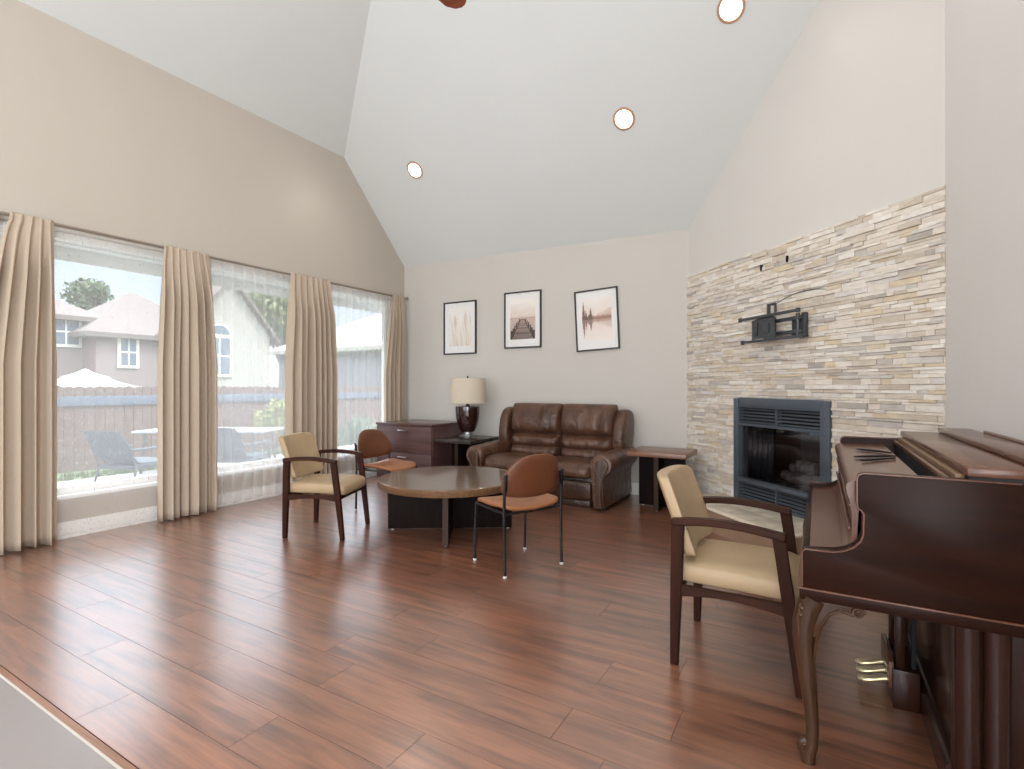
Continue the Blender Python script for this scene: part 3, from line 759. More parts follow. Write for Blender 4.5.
# ------------------------------------------------------------------ lamp
LP = thing('table_lamp', 'table lamp with dark glazed urn base and cream drum shade', 'lamp', (-3.985, 5.62, .615))
bm = nb(); add_box(bm, (0, 0, .012), (.17, .17, .024), .004); add_lathe(bm, [(.07, .024), (.072, .03), (.062, .04), (.06, .052), (.064, .06)], 32); obj('foot', bm, m_silver, LP)
bm = nb(); add_lathe(bm, [(.06, .058), (.085, .066), (.115, .11), (.139, .18), (.153, .25), (.160, .32), (.162, .38), (.160, .395), (.15, .40), (.03, .402)], 48); obj('body', bm, m_lampb, LP)
bm = nb(); add_tube(bm, [(0, 0, .40), (0, 0, .775)], .008, 10); add_lathe(bm, [(.028, .40), (.03, .41), (.016, .425), (.014, .47)], 20); add_lathe(bm, [(.012, .775), (.014, .785), (.004, .80)], 12); obj('stem', bm, m_bronze, LP)
bm = nb(); n = 64; secs = []
for r, z in ((.243, .440), (.243, .448), (.228, .757), (.228, .765), (.224, .765), (.239, .440)): secs.append([(r * math.cos(2 * math.pi * k / n), r * math.sin(2 * math.pi * k / n), z) for k in range(n)])
secs.append(secs[0]); add_loft(bm, secs, caps=False); obj('lamp_shade', bm, m_shade, LP)
bm = nb()
for a in (0, 2.094, 4.189): add_tube(bm, [(0, 0, .752), (.227 * math.cos(a), .227 * math.sin(a), .752)], .003, 6)
obj('shade_spider', bm, m_bronze, LP)

# ------------------------------------------------------------------ loveseat
SX, SY = -2.70, 5.04
SO = thing('loveseat', 'brown leather reclining loveseat with rolled arms against the back wall', 'sofa', (SX, SY, 0)); SO.scale = (1.06, 1, 1)
AW = .83      # half width at the arms
bm = nb(); b2(bm, -.66, .66, .10, .92, .06, .34, .03); b2(bm, -.6, .6, .08, .75, 0.0, .07, .01); obj('base', bm, m_leather2, SO)
def loft_x(bm, prof, x0, x1, end=.05, n=22, puff=None, power=2.6):
    cy = sum(p[0] for p in prof) / len(prof); cz_ = sum(p[1] for p in prof) / len(prof); secs = []
    for k in range(n + 1):
        f = -1 + 2 * k / n
        # denser near the ends
        f = math.copysign(1 - (1 - abs(f)) ** 1.5, f)
        sc = (1 - abs(f) ** (power * 4)) ** (1 / power) if abs(f) < 1 else 0.0
        x = (x0 + x1) / 2 + f * (x1 - x0) / 2
        sc = max(sc, .72); 
        secs.append([(x, cy + (p - cy) * (sc if puff is None else sc), cz_ + (q - cz_) * (sc * .5 + .5)) for p, q in prof])
    add_loft(bm, secs)
# seats with pull-out footrests
for (a, b) in ((-.645, -.004), (.004, .645)):
    prof = [(.70, .30), (.70, .43), (.55, .462), (.34, .474), (.16, .472), (.06, .462), (.0, .435), (-.03, .39), (-.025, .345), (-.01, .315), (.05, .30)]
    bm = nb(); loft_x(bm, prof, a, b); obj('seat_cushion', bm, m_leather, SO, smooth=70, subsurf=1)
    prof = [(.06, .295), (.0, .29), (-.016, .25), (-.016, .17), (-.004, .10), (.03, .075), (.06, .075)]
    bm = nb(); loft_x(bm, prof, a + .005, b - .005); obj('footrest_panel', bm, m_leather2, SO, smooth=70, subsurf=1)
# back cushions: lumbar roll, middle roll and head pillow
def back_prof():
    front = [(.36, .43), (.335, .46), (.335, .50), (.365, .535), (.385, .545), (.355, .562), (.330, .60), (.345, .655), (.41, .690), (.435, .700), (.385, .715), (.345, .755), (.338, .83), (.36, .93), (.405, 1.02), (.46, 1.065), (.53, 1.075)]
    back = [(.585, 1.05), (.605, .99), (.61, .8), (.60, .6), (.54, .43)]
    front = [(p + .185, q) for p, q in front]; back = [(p + .185, q) for p, q in back]
    return front + back
for (a, b) in ((-.640, -.004), (.004, .640)):
    bm = nb(); prof = back_prof(); n = 34; secs = []; cy = .685
    for k in range(n + 1):
        f = -1 + 2 * k / n; f = math.copysign(1 - (1 - abs(f)) ** 1.6, f)
        sc = (max(0, 1 - abs(f) ** 9)) ** .42; x = (a + b) / 2 + f * (b - a) / 2 + .045; ring = []
        for (p, q) in prof:
            yy = cy + (p - cy) * max(sc, .35); zz = .72 + (q - .72) * (.965 + .035 * sc)
            if p < .68:
                wv = .022 * noise.noise(Vector((x * 9, q * 3.2, a * 7))) + .014 * noise.noise(Vector((x * 22 + q * 9, q * 5, 3)))
                yy += wv * sc
            ring.append((x, yy, zz))
        secs.append(ring)
    add_loft(bm, secs); obj('back_cushion', bm, m_leather, SO, smooth=75, subsurf=1)
# back frame and wings
bm = nb(); add_prism(bm, [(.76, .12), (.93, .12), (.985, .95), (.96, .99), (.86, .985), (.77, .9)], lambda p, q, t: (t + .03, p, q), -.72, .72, .03, 3); obj('outer_back', bm, m_leather2, SO, smooth=50)
for s in (-1, 1):
    prof = [(.55, .50), (.525, .62), (.53, .76), (.575, .90), (.64, .985), (.72, 1.015), (.86, 1.0), (.955, .95), (.93, .5)]
    bm = nb(); secs = []
    for (x, sc) in ((.635, .72), (.642, .92), (.655, 1.0), (.70, 1.03), (.735, 1.02), (.758, .97), (.772, .86)):
        secs.append([(s * (x + .02 * (q - .5)) + .03, .76 + (p - .76) * sc, .70 + (q - .70) * (sc * .8 + .2)) for p, q in prof])
    add_loft(bm, secs); obj('wing', bm, m_leather, SO, smooth=75, subsurf=1)
# rolled arms with studded front panels
for s in (-1, 1):
    roll = []
    cxr, czr, rr = .742, .468, .112
    for k in range(21):
        a = math.radians(205 - k * (205 + 62) / 20); roll.append((cxr + rr * math.cos(a), czr + rr * math.sin(a)))
    outline = [(.662, .03), (.645, .25), (.640, .40)] + roll + [(.775, .33), (.768, .2), (.778, .03)]
    bm = nb(); secs = []
    for (y, sc, dz) in ((.0, .93, 0), (.012, .985, 0), (.04, 1.0, 0), (.2, 1.0, .002), (.4, 1.0, .008), (.7, .99, .018), (.88, .96, .02), (.93, .90, .02)):
        secs.append([(s * (.71 + (p - .71) * sc), y, .3 + (q - .3) * (1 - (1 - sc) * .6) + dz * (q / .6)) for p, q in outline])
    add_loft(bm, secs); ar = obj('arm', bm, m_leather, SO, smooth=60)
    inner = []
    for k in range(17):
        a = math.radians(200 - k * 250 / 16); inner.append((cxr + .004 + .074 * math.cos(a), czr - .004 + .074 * math.sin(a)))
    pan = [(.682, .02), (.667, .25)] + inner + [(.752, .30), (.748, .15), (.756, .02)]
    bm = nb(); add_prism(bm, pan, lambda p, q, t: (s * p, t, q), -.022, .008, .008, 3); obj('arm_panel', bm, m_leather2, ar)
    bm = nb(); L_ = [pan[i] for i in range(len(pan))]; seq = []
    for p, q in zip(L_[:-1], L_[1:]):
        n = max(1, int(math.dist(p, q) / .024))
        for k in range(n): seq.append((p[0] + (q[0] - p[0]) * k / n, p[1] + (q[1] - p[1]) * k / n))
    c0 = (.715, .3)
    for p, q in seq:
        px = p + (-.008 if p > (.715 if q < .4 else cxr) else .008); 
        bmesh.ops.create_icosphere(bm, subdivisions=1, radius=.0072, matrix=Matrix.Translation((s * px, -.022, max(.03, q - (.006 if q > .5 else 0)))))
    obj('nailhead_trim', bm, m_nail, ar)
    for (fa, fb) in ((.05, .12), (.80, .88)):
        bm = nb(); b2(bm, min(s * .66, s * .77), max(s * .66, s * .77), fa, fb, 0, .045, .005); obj('foot', bm, m_fblack, SO)

# ------------------------------------------------------------------ framed prints
def shade3(a, b, f): return tuple(a[i] + (b[i] - a[i]) * max(0, min(1, f)) for i in range(3))
def art_grass(u, v):
    base = shade3((236, 226, 214), (246, 242, 238), v * 1.2)
    n = noise.noise(Vector((u * 14 + v * 3, v * 2.2, 1))) ; c = shade3(base, (206, 186, 166), max(0, n) * 1.6 * (1.1 - v))
    for (cx_, b_, h_, s_) in ((.30, .12, .82, .07), (.74, .35, .90, .06)):
        bend = cx_ - .16 * (v - .3) ** 2 * (1 if cx_ < .5 else -.9) - (.12 if cx_ > .5 else -.06) * (v - .5)
        if v < h_: 
            dd = abs(u - bend); wd = s_ * (.25 + .9 * max(0, math.sin(max(0, (v - .45)) / (h_ - .45) * math.pi)) if v > .45 else .25)
            if dd < wd: c = shade3(c, (190, 160, 138), .55 * (1 - dd / wd) + .2 * noise.noise(Vector((u * 60, v * 40, 0))))
    return c
def art_pier(u, v):
    hz = .52
    if v > hz + .02: return shade3((226, 206, 194), (246, 240, 234), (v - hz) * 2.6 + .25 * noise.noise(Vector((u * 3, v * 9, 4))))
    if v > hz - .02: return (196, 170, 158)
    f = (hz - v) / hz; c = shade3((206, 182, 172), (176, 160, 156), f + .3 * noise.noise(Vector((u * 5, v * 40, 2))))
    xc = abs(u - .5); half = .05 + .33 * f
    if xc < half:
        c = shade3((176, 150, 138), (122, 108, 104), f); 
        if math.sin(2.2 / (f + .06) * 5) > .55: c = shade3(c, (90, 76, 72), .6)
    for k in range(7):
        fk = .06 + .13 * k + .02 * k * k * .4; xk = .05 + .33 * fk + .02
        yk = hz - fk * hz
        if abs(xc - xk) < .012 + .022 * fk and yk < v < yk + .05 + .20 * fk: c = (70, 56, 52)
    for k in (0, 1):
        if abs(xc - (.06 + .36 * f)) < .02 and v < hz - .03: c = shade3(c, (84, 68, 62), .7)
    return c
def art_lake(u, v):
    hz = .50; m = abs(v - hz); refl = v < hz
    c = shade3((232, 212, 200), (246, 240, 236), m * 2 + .15 * noise.noise(Vector((u * 3, v * 6, 1))))
    ridge = .06 + .30 * max(0, (u - .42)) + .05 * noise.noise(Vector((u * 6, 0, 2)))
    if m < ridge: c = shade3((196, 164, 148), (226, 206, 194), m / ridge)
    r2 = .07 + .03 * noise.noise(Vector((u * 12, 1, 2)))
    if m < r2: c = shade3((150, 108, 92), (186, 148, 132), m / r2)
    for (tx, th, tw) in ((.06, .42, .06), (.14, .22, .05), (.30, .27, .07), (.23, .12, .05)):
        if m < th and abs(u - tx) < tw * (1 - m / th) + .004: c = shade3((104, 78, 68), (140, 108, 96), m / th)
    if refl: c = shade3(c, (236, 222, 212), .25 + .2 * noise.noise(Vector((u * 4, v * 60, 3))))
    return c
def framed(label, cx_, cz_, w, h, rot, fn):
    t = thing('framed_print', label, 'picture', (cx_, YB - .001, cz_), 0, 'framed prints on the back wall'); t.rotation_euler = (0, rot, 0)
    f = .018; bm = nb(); d0 = -.028
    for (x0, x1, z0, z1) in ((-w / 2, -w / 2 + f, -h / 2, h / 2), (w / 2 - f, w / 2, -h / 2, h / 2), (-w / 2 + f, w / 2 - f, h / 2 - f, h / 2), (-w / 2 + f, w / 2 - f, -h / 2, -h / 2 + f)): b2(bm, x0, x1, d0, 0, z0, z1, .002)
    obj('frame', bm, m_frame, t)
    bm = nb(); b2(bm, -w / 2 + f, w / 2 - f, -.012, -.004, -h / 2 + f, h / 2 - f); obj('mat', bm, m_mat, t, smooth=0)
    iw, ih = w * .68, h * .72; zc = .012
    nx, nz_ = 60, 84; bm = nb(); lay = bm.loops.layers.float_color.new('ink')
    g = [[bm.verts.new((-iw / 2 + iw * i / nx, -.0135, zc - ih / 2 + ih * j / nz_)) for i in range(nx + 1)] for j in range(nz_ + 1)]
    for j in range(nz_):
        for i in range(nx):
            fc = bm.faces.new((g[j][i], g[j][i + 1], g[j + 1][i + 1], g[j + 1][i])); c = lin(tuple(max(0, min(255, q)) for q in fn((i + .5) / nx, (j + .5) / nz_)))
            for l in fc.loops: l[lay] = c
    obj('print', bm, m_ink, t, smooth=0)
    bm = nb(); b2(bm, -w / 2 + f, w / 2 - f, -.0185, -.0165, -h / 2 + f, h / 2 - f); obj('glass', bm, m_pglass, t, smooth=0)
framed('black framed print of pale feathery grasses, nearest the windows', -4.402, 2.109, .568, .752, 0, art_grass)
framed('black framed print of a pier running to the horizon, in the middle', -3.377, 2.160, .560, .752, 0, art_pier)
framed('black framed print of a lake with trees, hanging tilted near the stone wall', -2.336, 2.092, .560, .752, math.radians(-2.6), art_lake)

# ------------------------------------------------------------------ curtains
ROD_X, ROD_Z = -5.355, 2.600
RD = thing('curtain_rod', 'long thin bronze double curtain rod across the window wall', 'curtain rod', (ROD_X, 3.0, ROD_Z))
bm = nb(); add_tube(bm, [(0, -3.2, 0), (0, 2.93, 0)], .0105, 10); obj('rod', bm, m_rod, RD)
bm = nb(); add_tube(bm, [(-.052, -3.2, .0), (-.052, 2.93, .0)], .006, 8); obj('inner_rod', bm, m_rod, RD)
for y in (-3.2, 2.93):
    bm = nb(); s = 1 if y > 0 else -1
    secs = [[(r * math.cos(2 * math.pi * k / 16), y + s * t, r * math.sin(2 * math.pi * k / 16)) for k in range(16)] for r, t in ((.012, 0), (.018, .006), (.012, .014), (.022, .028), (.024, .042), (.016, .056), (.003, .062))]
    add_loft(bm, secs); obj('finial', bm, m_rod, RD)
for y in (-3.15, -1.55, 1.28, 2.90):
    bm = nb(); b2(bm, -.104, -.098, y - .012, y + .012, -.05, .03, .002); add_tube(bm, [(-.1, y, -.016), (-.02, y, -.018), (0, y, -.014)], .006, 8)
    add_tube(bm, [(.013 * math.cos(a), y, .013 * math.sin(a)) for a in [math.radians(q) for q in range(-190, 11, 20)]], .004, 6); obj('bracket', bm, m_rod, RD)
def drape(name, label, cat, group, yt, yb, zt, zb, x0, amp, folds, mat, header, seed, ny=110, nz=44, thick=.003, flare=1.0, fall=0.0):
    rg2 = random.Random(seed); ph = [rg2.uniform(0, 6.28) for _ in range(6)]; fr = [rg2.uniform(.6, 1.5) for _ in range(6)]
    cyy = (yb[0] + yb[1]) / 2; bm = nb(); grid = []
    for j in range(nz + 1):
        f = (j / nz) ** 1.25; z = zt + header - (zt + header - zb) * f; row_ = []
        gz = 0 if z > zt - .04 else min(1, (zt - .04 - z) / 1.1)
        e = gz ** .7
        for i in range(ny + 1):
            s = i / ny
            ya, ybm = yt[0] + (yb[0] - yt[0]) * e, yt[1] + (yb[1] - yt[1]) * e
            w1 = math.sin(2 * math.pi * folds * (s + .035 * math.sin(5.1 * s + ph[0])) + ph[1] + .5 * gz * math.sin(3 * s + ph[2]))
            w2 = math.sin(2 * math.pi * folds * 1.9 * s + ph[3]); w3 = math.sin(2 * math.pi * folds * .37 * s + ph[4])
            A = amp * (.42 + .58 * min(1, gz * 2.2)); 
            x = x0 + A * (.72 * w1 + .22 * w2 * (1 - .5 * gz) + .30 * w3 * gz)
            if header:
                fr_ = .017 + .011 * (1 + w1 * .8 + .3 * w2); g2 = min(1, gz * 3.0); x = (x0 - CX + ROD_X + fr_) * (1 - g2) + (x + .024) * g2
            y = ya + (ybm - ya) * s + .12 * (ybm - ya) / folds * math.cos(2 * math.pi * folds * s + ph[1])
            zz = z
            if j == nz: zz = zb + .004 * math.sin(9 * s + ph[5])
            if j == 0 and header: zz = z + .008 * math.sin(2 * math.pi * folds * 1.5 * s)
            row_.append(bm.verts.new((x - x0, y - cyy, zz)))
        grid.append(row_)
    for j in range(nz):
        for i in range(ny): bm.faces.new((grid[j][i], grid[j][i + 1], grid[j + 1][i + 1], grid[j + 1][i]))
    o = obj(name, bm, mat, smooth=80, loc=(x0, cyy, 0)); tag(o, label, cat, group)
    if thick:
        m = o.modifiers.new('thick', 'SOLIDIFY'); m.thickness = thick; m.offset = 0
    return o
CG = 'beige floor length curtains'; CX = ROD_X + .012
drape('curtain', 'beige gathered curtain at the left edge of the window wall', 'curtain', CG, (1.475, 1.745), (1.30, 1.765), ROD_Z, .012, CX, .062, 5, m_curt, .014, 1)
drape('curtain', 'beige gathered curtain hanging between the clear window and the middle window', 'curtain', CG, (2.565, 2.985), (2.515, 3.075), ROD_Z, .012, CX, .060, 7, m_curt, .014, 2)
drape('curtain', 'beige gathered curtain behind the armchair by the windows', 'curtain', CG, (3.955, 4.525), (3.90, 4.60), ROD_Z, .012, CX, .060, 8, m_curt, .014, 3)
drape('curtain', 'narrow beige gathered curtain in the corner behind the file cabinet', 'curtain', CG, (5.63, 5.87), (5.45, 5.89), ROD_Z, .012, CX, .042, 5, m_curt, .014, 4)
SG = 'white sheer curtains'; SXX = -5.412
drape('sheer_curtain', 'white sheer panel at the far left beside the first beige curtain', 'sheer curtain', SG, (.1, 1.36), (.1, 1.36), ROD_Z - .01, .015, SXX, .014, 9, m_sheer, 0, 15, 120, 20, 0)
drape('sheer_curtain', 'nearly flat white sheer over the window with the outdoor lounge chair', 'sheer curtain', SG, (1.50, 2.66), (1.50, 2.66), ROD_Z - .01, .03, SXX, .010, 5, m_sheer2, 0, 6, 120, 20, 0)
drape('sheer_curtain', 'folded white sheer over the middle window behind the armchair', 'sheer curtain', SG, (2.92, 4.12), (2.92, 4.12), ROD_Z - .01, .03, SXX, .017, 10, m_sheer, 0, 7, 160, 20, 0)
drape('sheer_curtain', 'folded white sheer over the window nearest the corner', 'sheer curtain', SG, (4.36, 5.68), (4.36, 5.62), ROD_Z - .01, .03, SXX, .018, 12, m_sheer, 0, 8, 160, 20, 0)

# ------------------------------------------------------------------ upright piano
PY0, PY1 = 2.01, 3.42
PN = thing('upright_piano', 'dark mahogany upright piano with carved curved legs, closed lid, against the right wall', 'piano', (.3, (PY0 + PY1) / 2, 0))
def pobj(name, bm, mat, parent=None, **kw):
    bmesh.ops.translate(bm, verts=bm.verts[:], vec=-PN.location); return obj(name, bm, mat, parent or PN, **kw)
prof = [(-.048, .598), (-.046, .72), (-.038, .731), (.045, .733), (.075, .742), (.100, .757), (.118, .778), (.126, .802), (.127, .868), (.122, .878), (.112, .886), (.109, .9), (.109, .982), (.114, .994), (.126, 1.0), (.388, 1.0), (.66, .998), (.66, .598)]
for (a, b) in ((PY0, PY0 + .045), (PY1 - .045, PY1)):
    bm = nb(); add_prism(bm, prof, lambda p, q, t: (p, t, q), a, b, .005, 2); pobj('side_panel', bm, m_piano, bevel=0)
bm = nb(); b2(bm, -.054, .66, PY0 - .002, PY1 + .002, .562, .597, .002); pobj('keybed', bm, m_piano)
bm = nb(); b2(bm, -.060, .66, PY0 - .007, PY1 + .007, .596, .602, .002); pobj('keybed_bead', bm, m_piano2)
for yy in (PY0 - .001, PY1 + .001):
    bm = nb(); add_tube(bm, [(p, yy, q) for p, q in [(-.046, .604)] + prof[1:16] + [(.5, 1.0)]], .0032, 6); pobj('edge_bead', bm, m_piano2)
bm = nb(); b2(bm, -.046, -.024, PY0 + .045, PY1 - .045, .597, .715, .005); pobj('key_slip', bm, m_piano)
# closed key cover: flat apron, curved riser and level top
cover = [(-.03, .700), (-.03, .712), (.03, .716), (.065, .722), (.088, .742), (.096, .775), (.097, .85), (.092, .895), (.084, .92), (.080, .945), (.086, .960), (.10, .967), (.298, .971), (.302, .955), (.12, .945), (.11, .76), (.08, .705)]
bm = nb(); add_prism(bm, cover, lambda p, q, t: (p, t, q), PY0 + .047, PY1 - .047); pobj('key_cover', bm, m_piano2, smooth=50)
bm = nb()
for (x, z, h) in ((.090, .80, .012), (.091, .88, .008)): b2(bm, x - .004, x + .004, PY0 + .05, PY1 - .05, z, z + h, .002)
pobj('cover_molding', bm, m_piano2)
bm = nb(); b2(bm, .352, .375, PY0 + .046, PY1 - .046, .62, .99, .003); pobj('upper_panel', bm, m_fblack)  # black colour stands in for shade in the recess behind the cover
bm = nb(); b2(bm, .36, .386, PY0 + .046, PY1 - .046, .99, 1.012, .003); pobj('music_ledge', bm, m_gold)
bm = nb(); b2(bm, .342, .360, PY0 + .05, PY1 - .05, .978, .996, .002); pobj('music_desk_strip', bm, m_piano2)
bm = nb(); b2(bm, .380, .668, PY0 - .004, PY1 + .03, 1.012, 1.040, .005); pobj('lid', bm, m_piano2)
bm = nb(); b2(bm, .386, .66, PY0, PY1 + .02, .998, 1.012); pobj('lid_liner', bm, m_fblack, smooth=0)
bm = nb(); b2(bm, .535, .668, PY0 - .004, PY1 + .03, 1.041, 1.064, .006); lf = pobj('lid_flap', bm, m_piano2)
bm = nb(); add_tube(bm, [(.664, PY0, 1.068), (.664, PY1 - .25, 1.068)], .007, 8); pobj('hinge', bm, m_piano2, lf)
# lower case
bm = nb(); b2(bm, .375, .40, PY0 + .10, PY1 - .10, .10, .566, .003); pobj('knee_panel', bm, m_pianoz)
bm = nb(); add_prism(bm, [(.345, 0.0), (.345, .085), (.356, .098), (.372, .104), (.42, .104), (.42, 0)], lambda p, q, t: (p, t, q), PY0 + .09, PY1 - .09); pobj('bottom_rail', bm, m_pianoz)
for (a, s) in ((PY0 + .075, 1), (PY1 - .075, -1)):
    bm = nb(); b2(bm, .36, .66, min(a, a + s * .03), max(a, a + s * .03), .0, .566, .002); pobj('lower_side', bm, m_pianoz)
    for k in range(2):
        bm = nb(); cxk = .397 + k * .064
        secs = [[(cxk + .035 * math.cos(2 * math.pi * i / 28), a - s * .002 + .034 * math.sin(2 * math.pi * i / 28), z) for i in range(28)] for z in (.0, .02, .55, .566)]
        add_loft(bm, secs); pobj('rounded_pilaster', bm, m_pianoz)
    bm = nb(); add_prism(bm, [(.50, .566), (.66, .566), (.66, .50), (.60, .505), (.545, .52), (.515, .545)], lambda p, q, t: (p, t, q), min(a - s * .02, a + s * .03), max(a - s * .02, a + s * .03), .006); pobj('corner_bracket', bm, m_pianoz)
bm = nb(); b2(bm, .60, .66, PY0 + .1, PY1 - .1, .0, .998); pobj('back_frame', bm, m_pianoz, smooth=0)
def piano_leg(y):
    bm = nb(); path = [(-.012, .566, .040), (-.026, .53, .040), (-.038, .48, .037), (-.042, .42, .034), (-.036, .34, .029), (-.028, .26, .0255), (-.020, .18, .022), (-.016, .11, .020), (-.020, .06, .021), (-.028, .03, .023), (-.030, .0, .022)]
    add_tube(bm, [(x, y, z) for x, z, r in path], [r for x, z, r in path], 14); lg = pobj('leg', bm, m_pleg)
    bm = nb(); ear = [(-.052, .566), (.122, .566), (.124, .548), (.112, .534), (.096, .530), (.084, .540), (.070, .545), (.045, .535), (.022, .512), (.006, .475), (-.004, .43), (-.03, .44)]
    add_prism(bm, ear, lambda p, q, t: (p, t, q), y - .022, y + .022, .006, 2)
    for dy in (-.026, .026):
        add_tube(bm, [(.112 + .018 * math.cos(a) * (1 - a / 14), y + dy, .545 + .018 * math.sin(a) * (1 - a / 14)) for a in [k * .45 for k in range(20)]], .005, 6)
        add_tube(bm, [(.10, y + dy, .535), (.06, y + dy, .542), (.03, y + dy, .52), (.010, y + dy, .48), (-.004, y + dy * .9, .43), (-.012, y + dy * .7, .36), (-.010, y + dy * .5, .28)], .005, 6)
        add_tube(bm, [(-.05, y + dy, .55), (-.058, y + dy, .50), (-.055, y + dy, .44), (-.04, y + dy, .40)], .006, 6)
        for (px, pz) in ((-.046, .53), (-.05, .505), (-.045, .48)): bmesh.ops.create_icosphere(bm, subdivisions=2, radius=.011, matrix=Matrix.Translation((px, y + dy, pz)))
    pobj('carved_knee', bm, m_pleg, lg)
    bm = nb()
    add_tube(bm, [(-.034 + .021 * math.cos(a) * (1 - a / 16), y, .052 + .021 * math.sin(a) * (1 - a / 16)) for a in [1.4 + k * .42 for k in range(22)]], .014, 8)
    pobj('scroll_foot', bm, m_pleg, lg)
piano_leg(PY0 + .03); piano_leg(PY1 - .03)
# pedal lyre
bm = nb(); b2(bm, .255, .345, 2.55, 2.86, .0, .155, .006); pobj('pedal_box', bm, m_pianoz)
bm = nb(); b2(bm, .244, .262, 2.56, 2.85, .075, .175, .004); pobj('pedal_board', bm, m_piano2)
for y in (2.60, 2.81):
    bm = nb(); b2(bm, .268, .300, y - .022, y + .022, .153, .567, .004); pobj('lyre_post', bm, m_pianoz)
    bm = nb(); b2(bm, .322, .336, y - .012, y + .012, .153, .567, .003); pobj('lyre_rod', bm, m_fblack)
for y in (2.63, 2.705, 2.78):
    bm = nb(); secs = []
    for (x, w, z, h) in ((.258, .012, .078, .014), (.235, .012, .074, .013), (.21, .014, .064, .012), (.185, .018, .058, .012), (.165, .020, .055, .012), (.150, .015, .054, .010), (.143, .005, .054, .005)):
        secs.append([(x, y + w * math.cos(2 * math.pi * k / 12), z + h * math.sin(2 * math.pi * k / 12)) for k in range(12)])
    add_loft(bm, secs); pobj('pedal', bm, m_brass)
# slim rods lying on the closed key cover
PR = [((.159, 3.01), (.287, 2.90), 'slim black rod on the piano cover, the one farthest from the camera'),
      ((.134, 2.676), (.290, 2.78), 'slim black rod on the piano cover, the middle one'),
      ((.151, 2.55), (.280, 2.70), 'slim black rod on the piano cover, the one nearest the camera')]
for (a, b, lb) in PR:
    bm = nb(); zt = .9755; c = Vector(((a[0] + b[0]) / 2, (a[1] + b[1]) / 2, zt)); pts = [Vector((a[0] + (b[0] - a[0]) * k / 6, a[1] + (b[1] - a[1]) * k / 6 + .004 * math.sin(k / 6 * 3.14), zt + .0018 * k / 6)) - c for k in range(7)]
    add_tube(bm, pts, [.003, .005, .0055, .0055, .005, .0045, .0035], 8); o = obj('slim_rod', bm, m_black, loc=c); tag(o, lb, 'rod', 'slim rods on the piano')

# ------------------------------------------------------------------ recessed ceiling lights
nrm = Vector((.0153, 1.047, 1)).normalized() * -1       # slope normal, pointing into the room
def downlight(x, y, label, flat=False, power=16):
    z = ZTOP if flat else zslope(x, y); n = Vector((0, 0, -1)) if flat else nrm
    t = thing('recessed_light', label, 'ceiling light', Vector((x, y, z)), 0, 'recessed ceiling lights'); t.rotation_mode = 'QUATERNION'; t.rotation_quaternion = n.to_track_quat('Z', 'Y')
    bm = nb(); nn = 48
    secs = [[(r * math.cos(2 * math.pi * k / nn), r * math.sin(2 * math.pi * k / nn), zz) for k in range(nn)] for r, zz in ((.112, .0), (.112, .006), (.104, .010), (.092, .009), (.080, .002), (.078, .001))]
    add_loft(bm, secs, caps=False); obj('trim_ring', bm, m_dtrim, t)
    bm = nb(); add_lathe(bm, [(.086, .008), (.086, .0095), (.06, .0105)], 48); obj('lens', bm, m_lens, t)
    l = bpy.data.lights.new('downlight_lamp', 'SPOT'); l.energy = power; l.spot_size = math.radians(150); l.spot_blend = .9; l.shadow_soft_size = .07; l.color = (1, .93, .84)
    lo = bpy.data.objects.new('downlight_lamp', l); COL.objects.link(lo); lo.parent = t; lo.location = (0, 0, .03); lo.rotation_euler = (math.pi, 0, 0)
downlight(-4.45, 5.112, 'recessed ceiling light nearest the window wall')
downlight(-1.697, 5.126, 'recessed ceiling light above the loveseat, middle of the three')
downlight(-.627, 4.679, 'recessed ceiling light at the top edge above the fireplace')
for (x, y) in ((-2.9, 2.2), (-.6, 2.4), (-2.9, -.4), (-.6, -.4)):  # unseen lamps added to brighten the room from above
    downlight(x, y, 'added unseen recessed light in the flat part of the ceiling', True, 45)

# ------------------------------------------------------------------ ceiling fan
hub = Vector((-.93, 1.255, 2.878))
FN = thing('ceiling_fan', 'ceiling fan with cherry wood blades, only a blade tip showing at the top', 'fan', hub)
a0 = math.atan2(1.765 - hub.y, -1.338 - hub.x)
bm = nb(); add_tube(bm, [(0, 0, .1), (0, 0, ZTOP - hub.z - .06)], .014, 12); obj('downrod', bm, m_bronze, FN)
bm = nb(); add_lathe(bm, [(.02, ZTOP - hub.z - .1), (.05, ZTOP - hub.z - .08), (.075, ZTOP - hub.z - .02), (.078, ZTOP - hub.z)], 32); obj('canopy', bm, m_bronze, FN)
bm = nb(); add_lathe(bm, [(.02, .16), (.05, .15), (.11, .11), (.13, .06), (.13, .01), (.10, -.03), (.05, -.05), (.02, -.055)], 40); obj('motor_housing', bm, m_bronze, FN)
for k in range(5):
    a = a0 + k * 2 * math.pi / 5; r = Matrix.Rotation(a, 3, 'Z') @ Matrix.Rotation(math.radians(9), 3, 'X')
    pts = [(.16, -.045), (.5, -.058)] + [(.585 + .062 * math.cos(q), .062 * math.sin(q)) for q in [math.radians(w) for w in range(-85, 86, 10)]] + [(.5, .058), (.16, .045)]
    bm = nb(); add_prism(bm, pts, lambda p, q, t: r @ Vector((p, q, t)), -.004, .004, .002, 1); bl = obj('blade', bm, m_fan, FN)
    bm = nb(); add_box(bm, r @ Vector((.15, 0, .008)), (.12, .03, .006), .002, 1, r); obj('blade_iron', bm, m_bronze, bl)

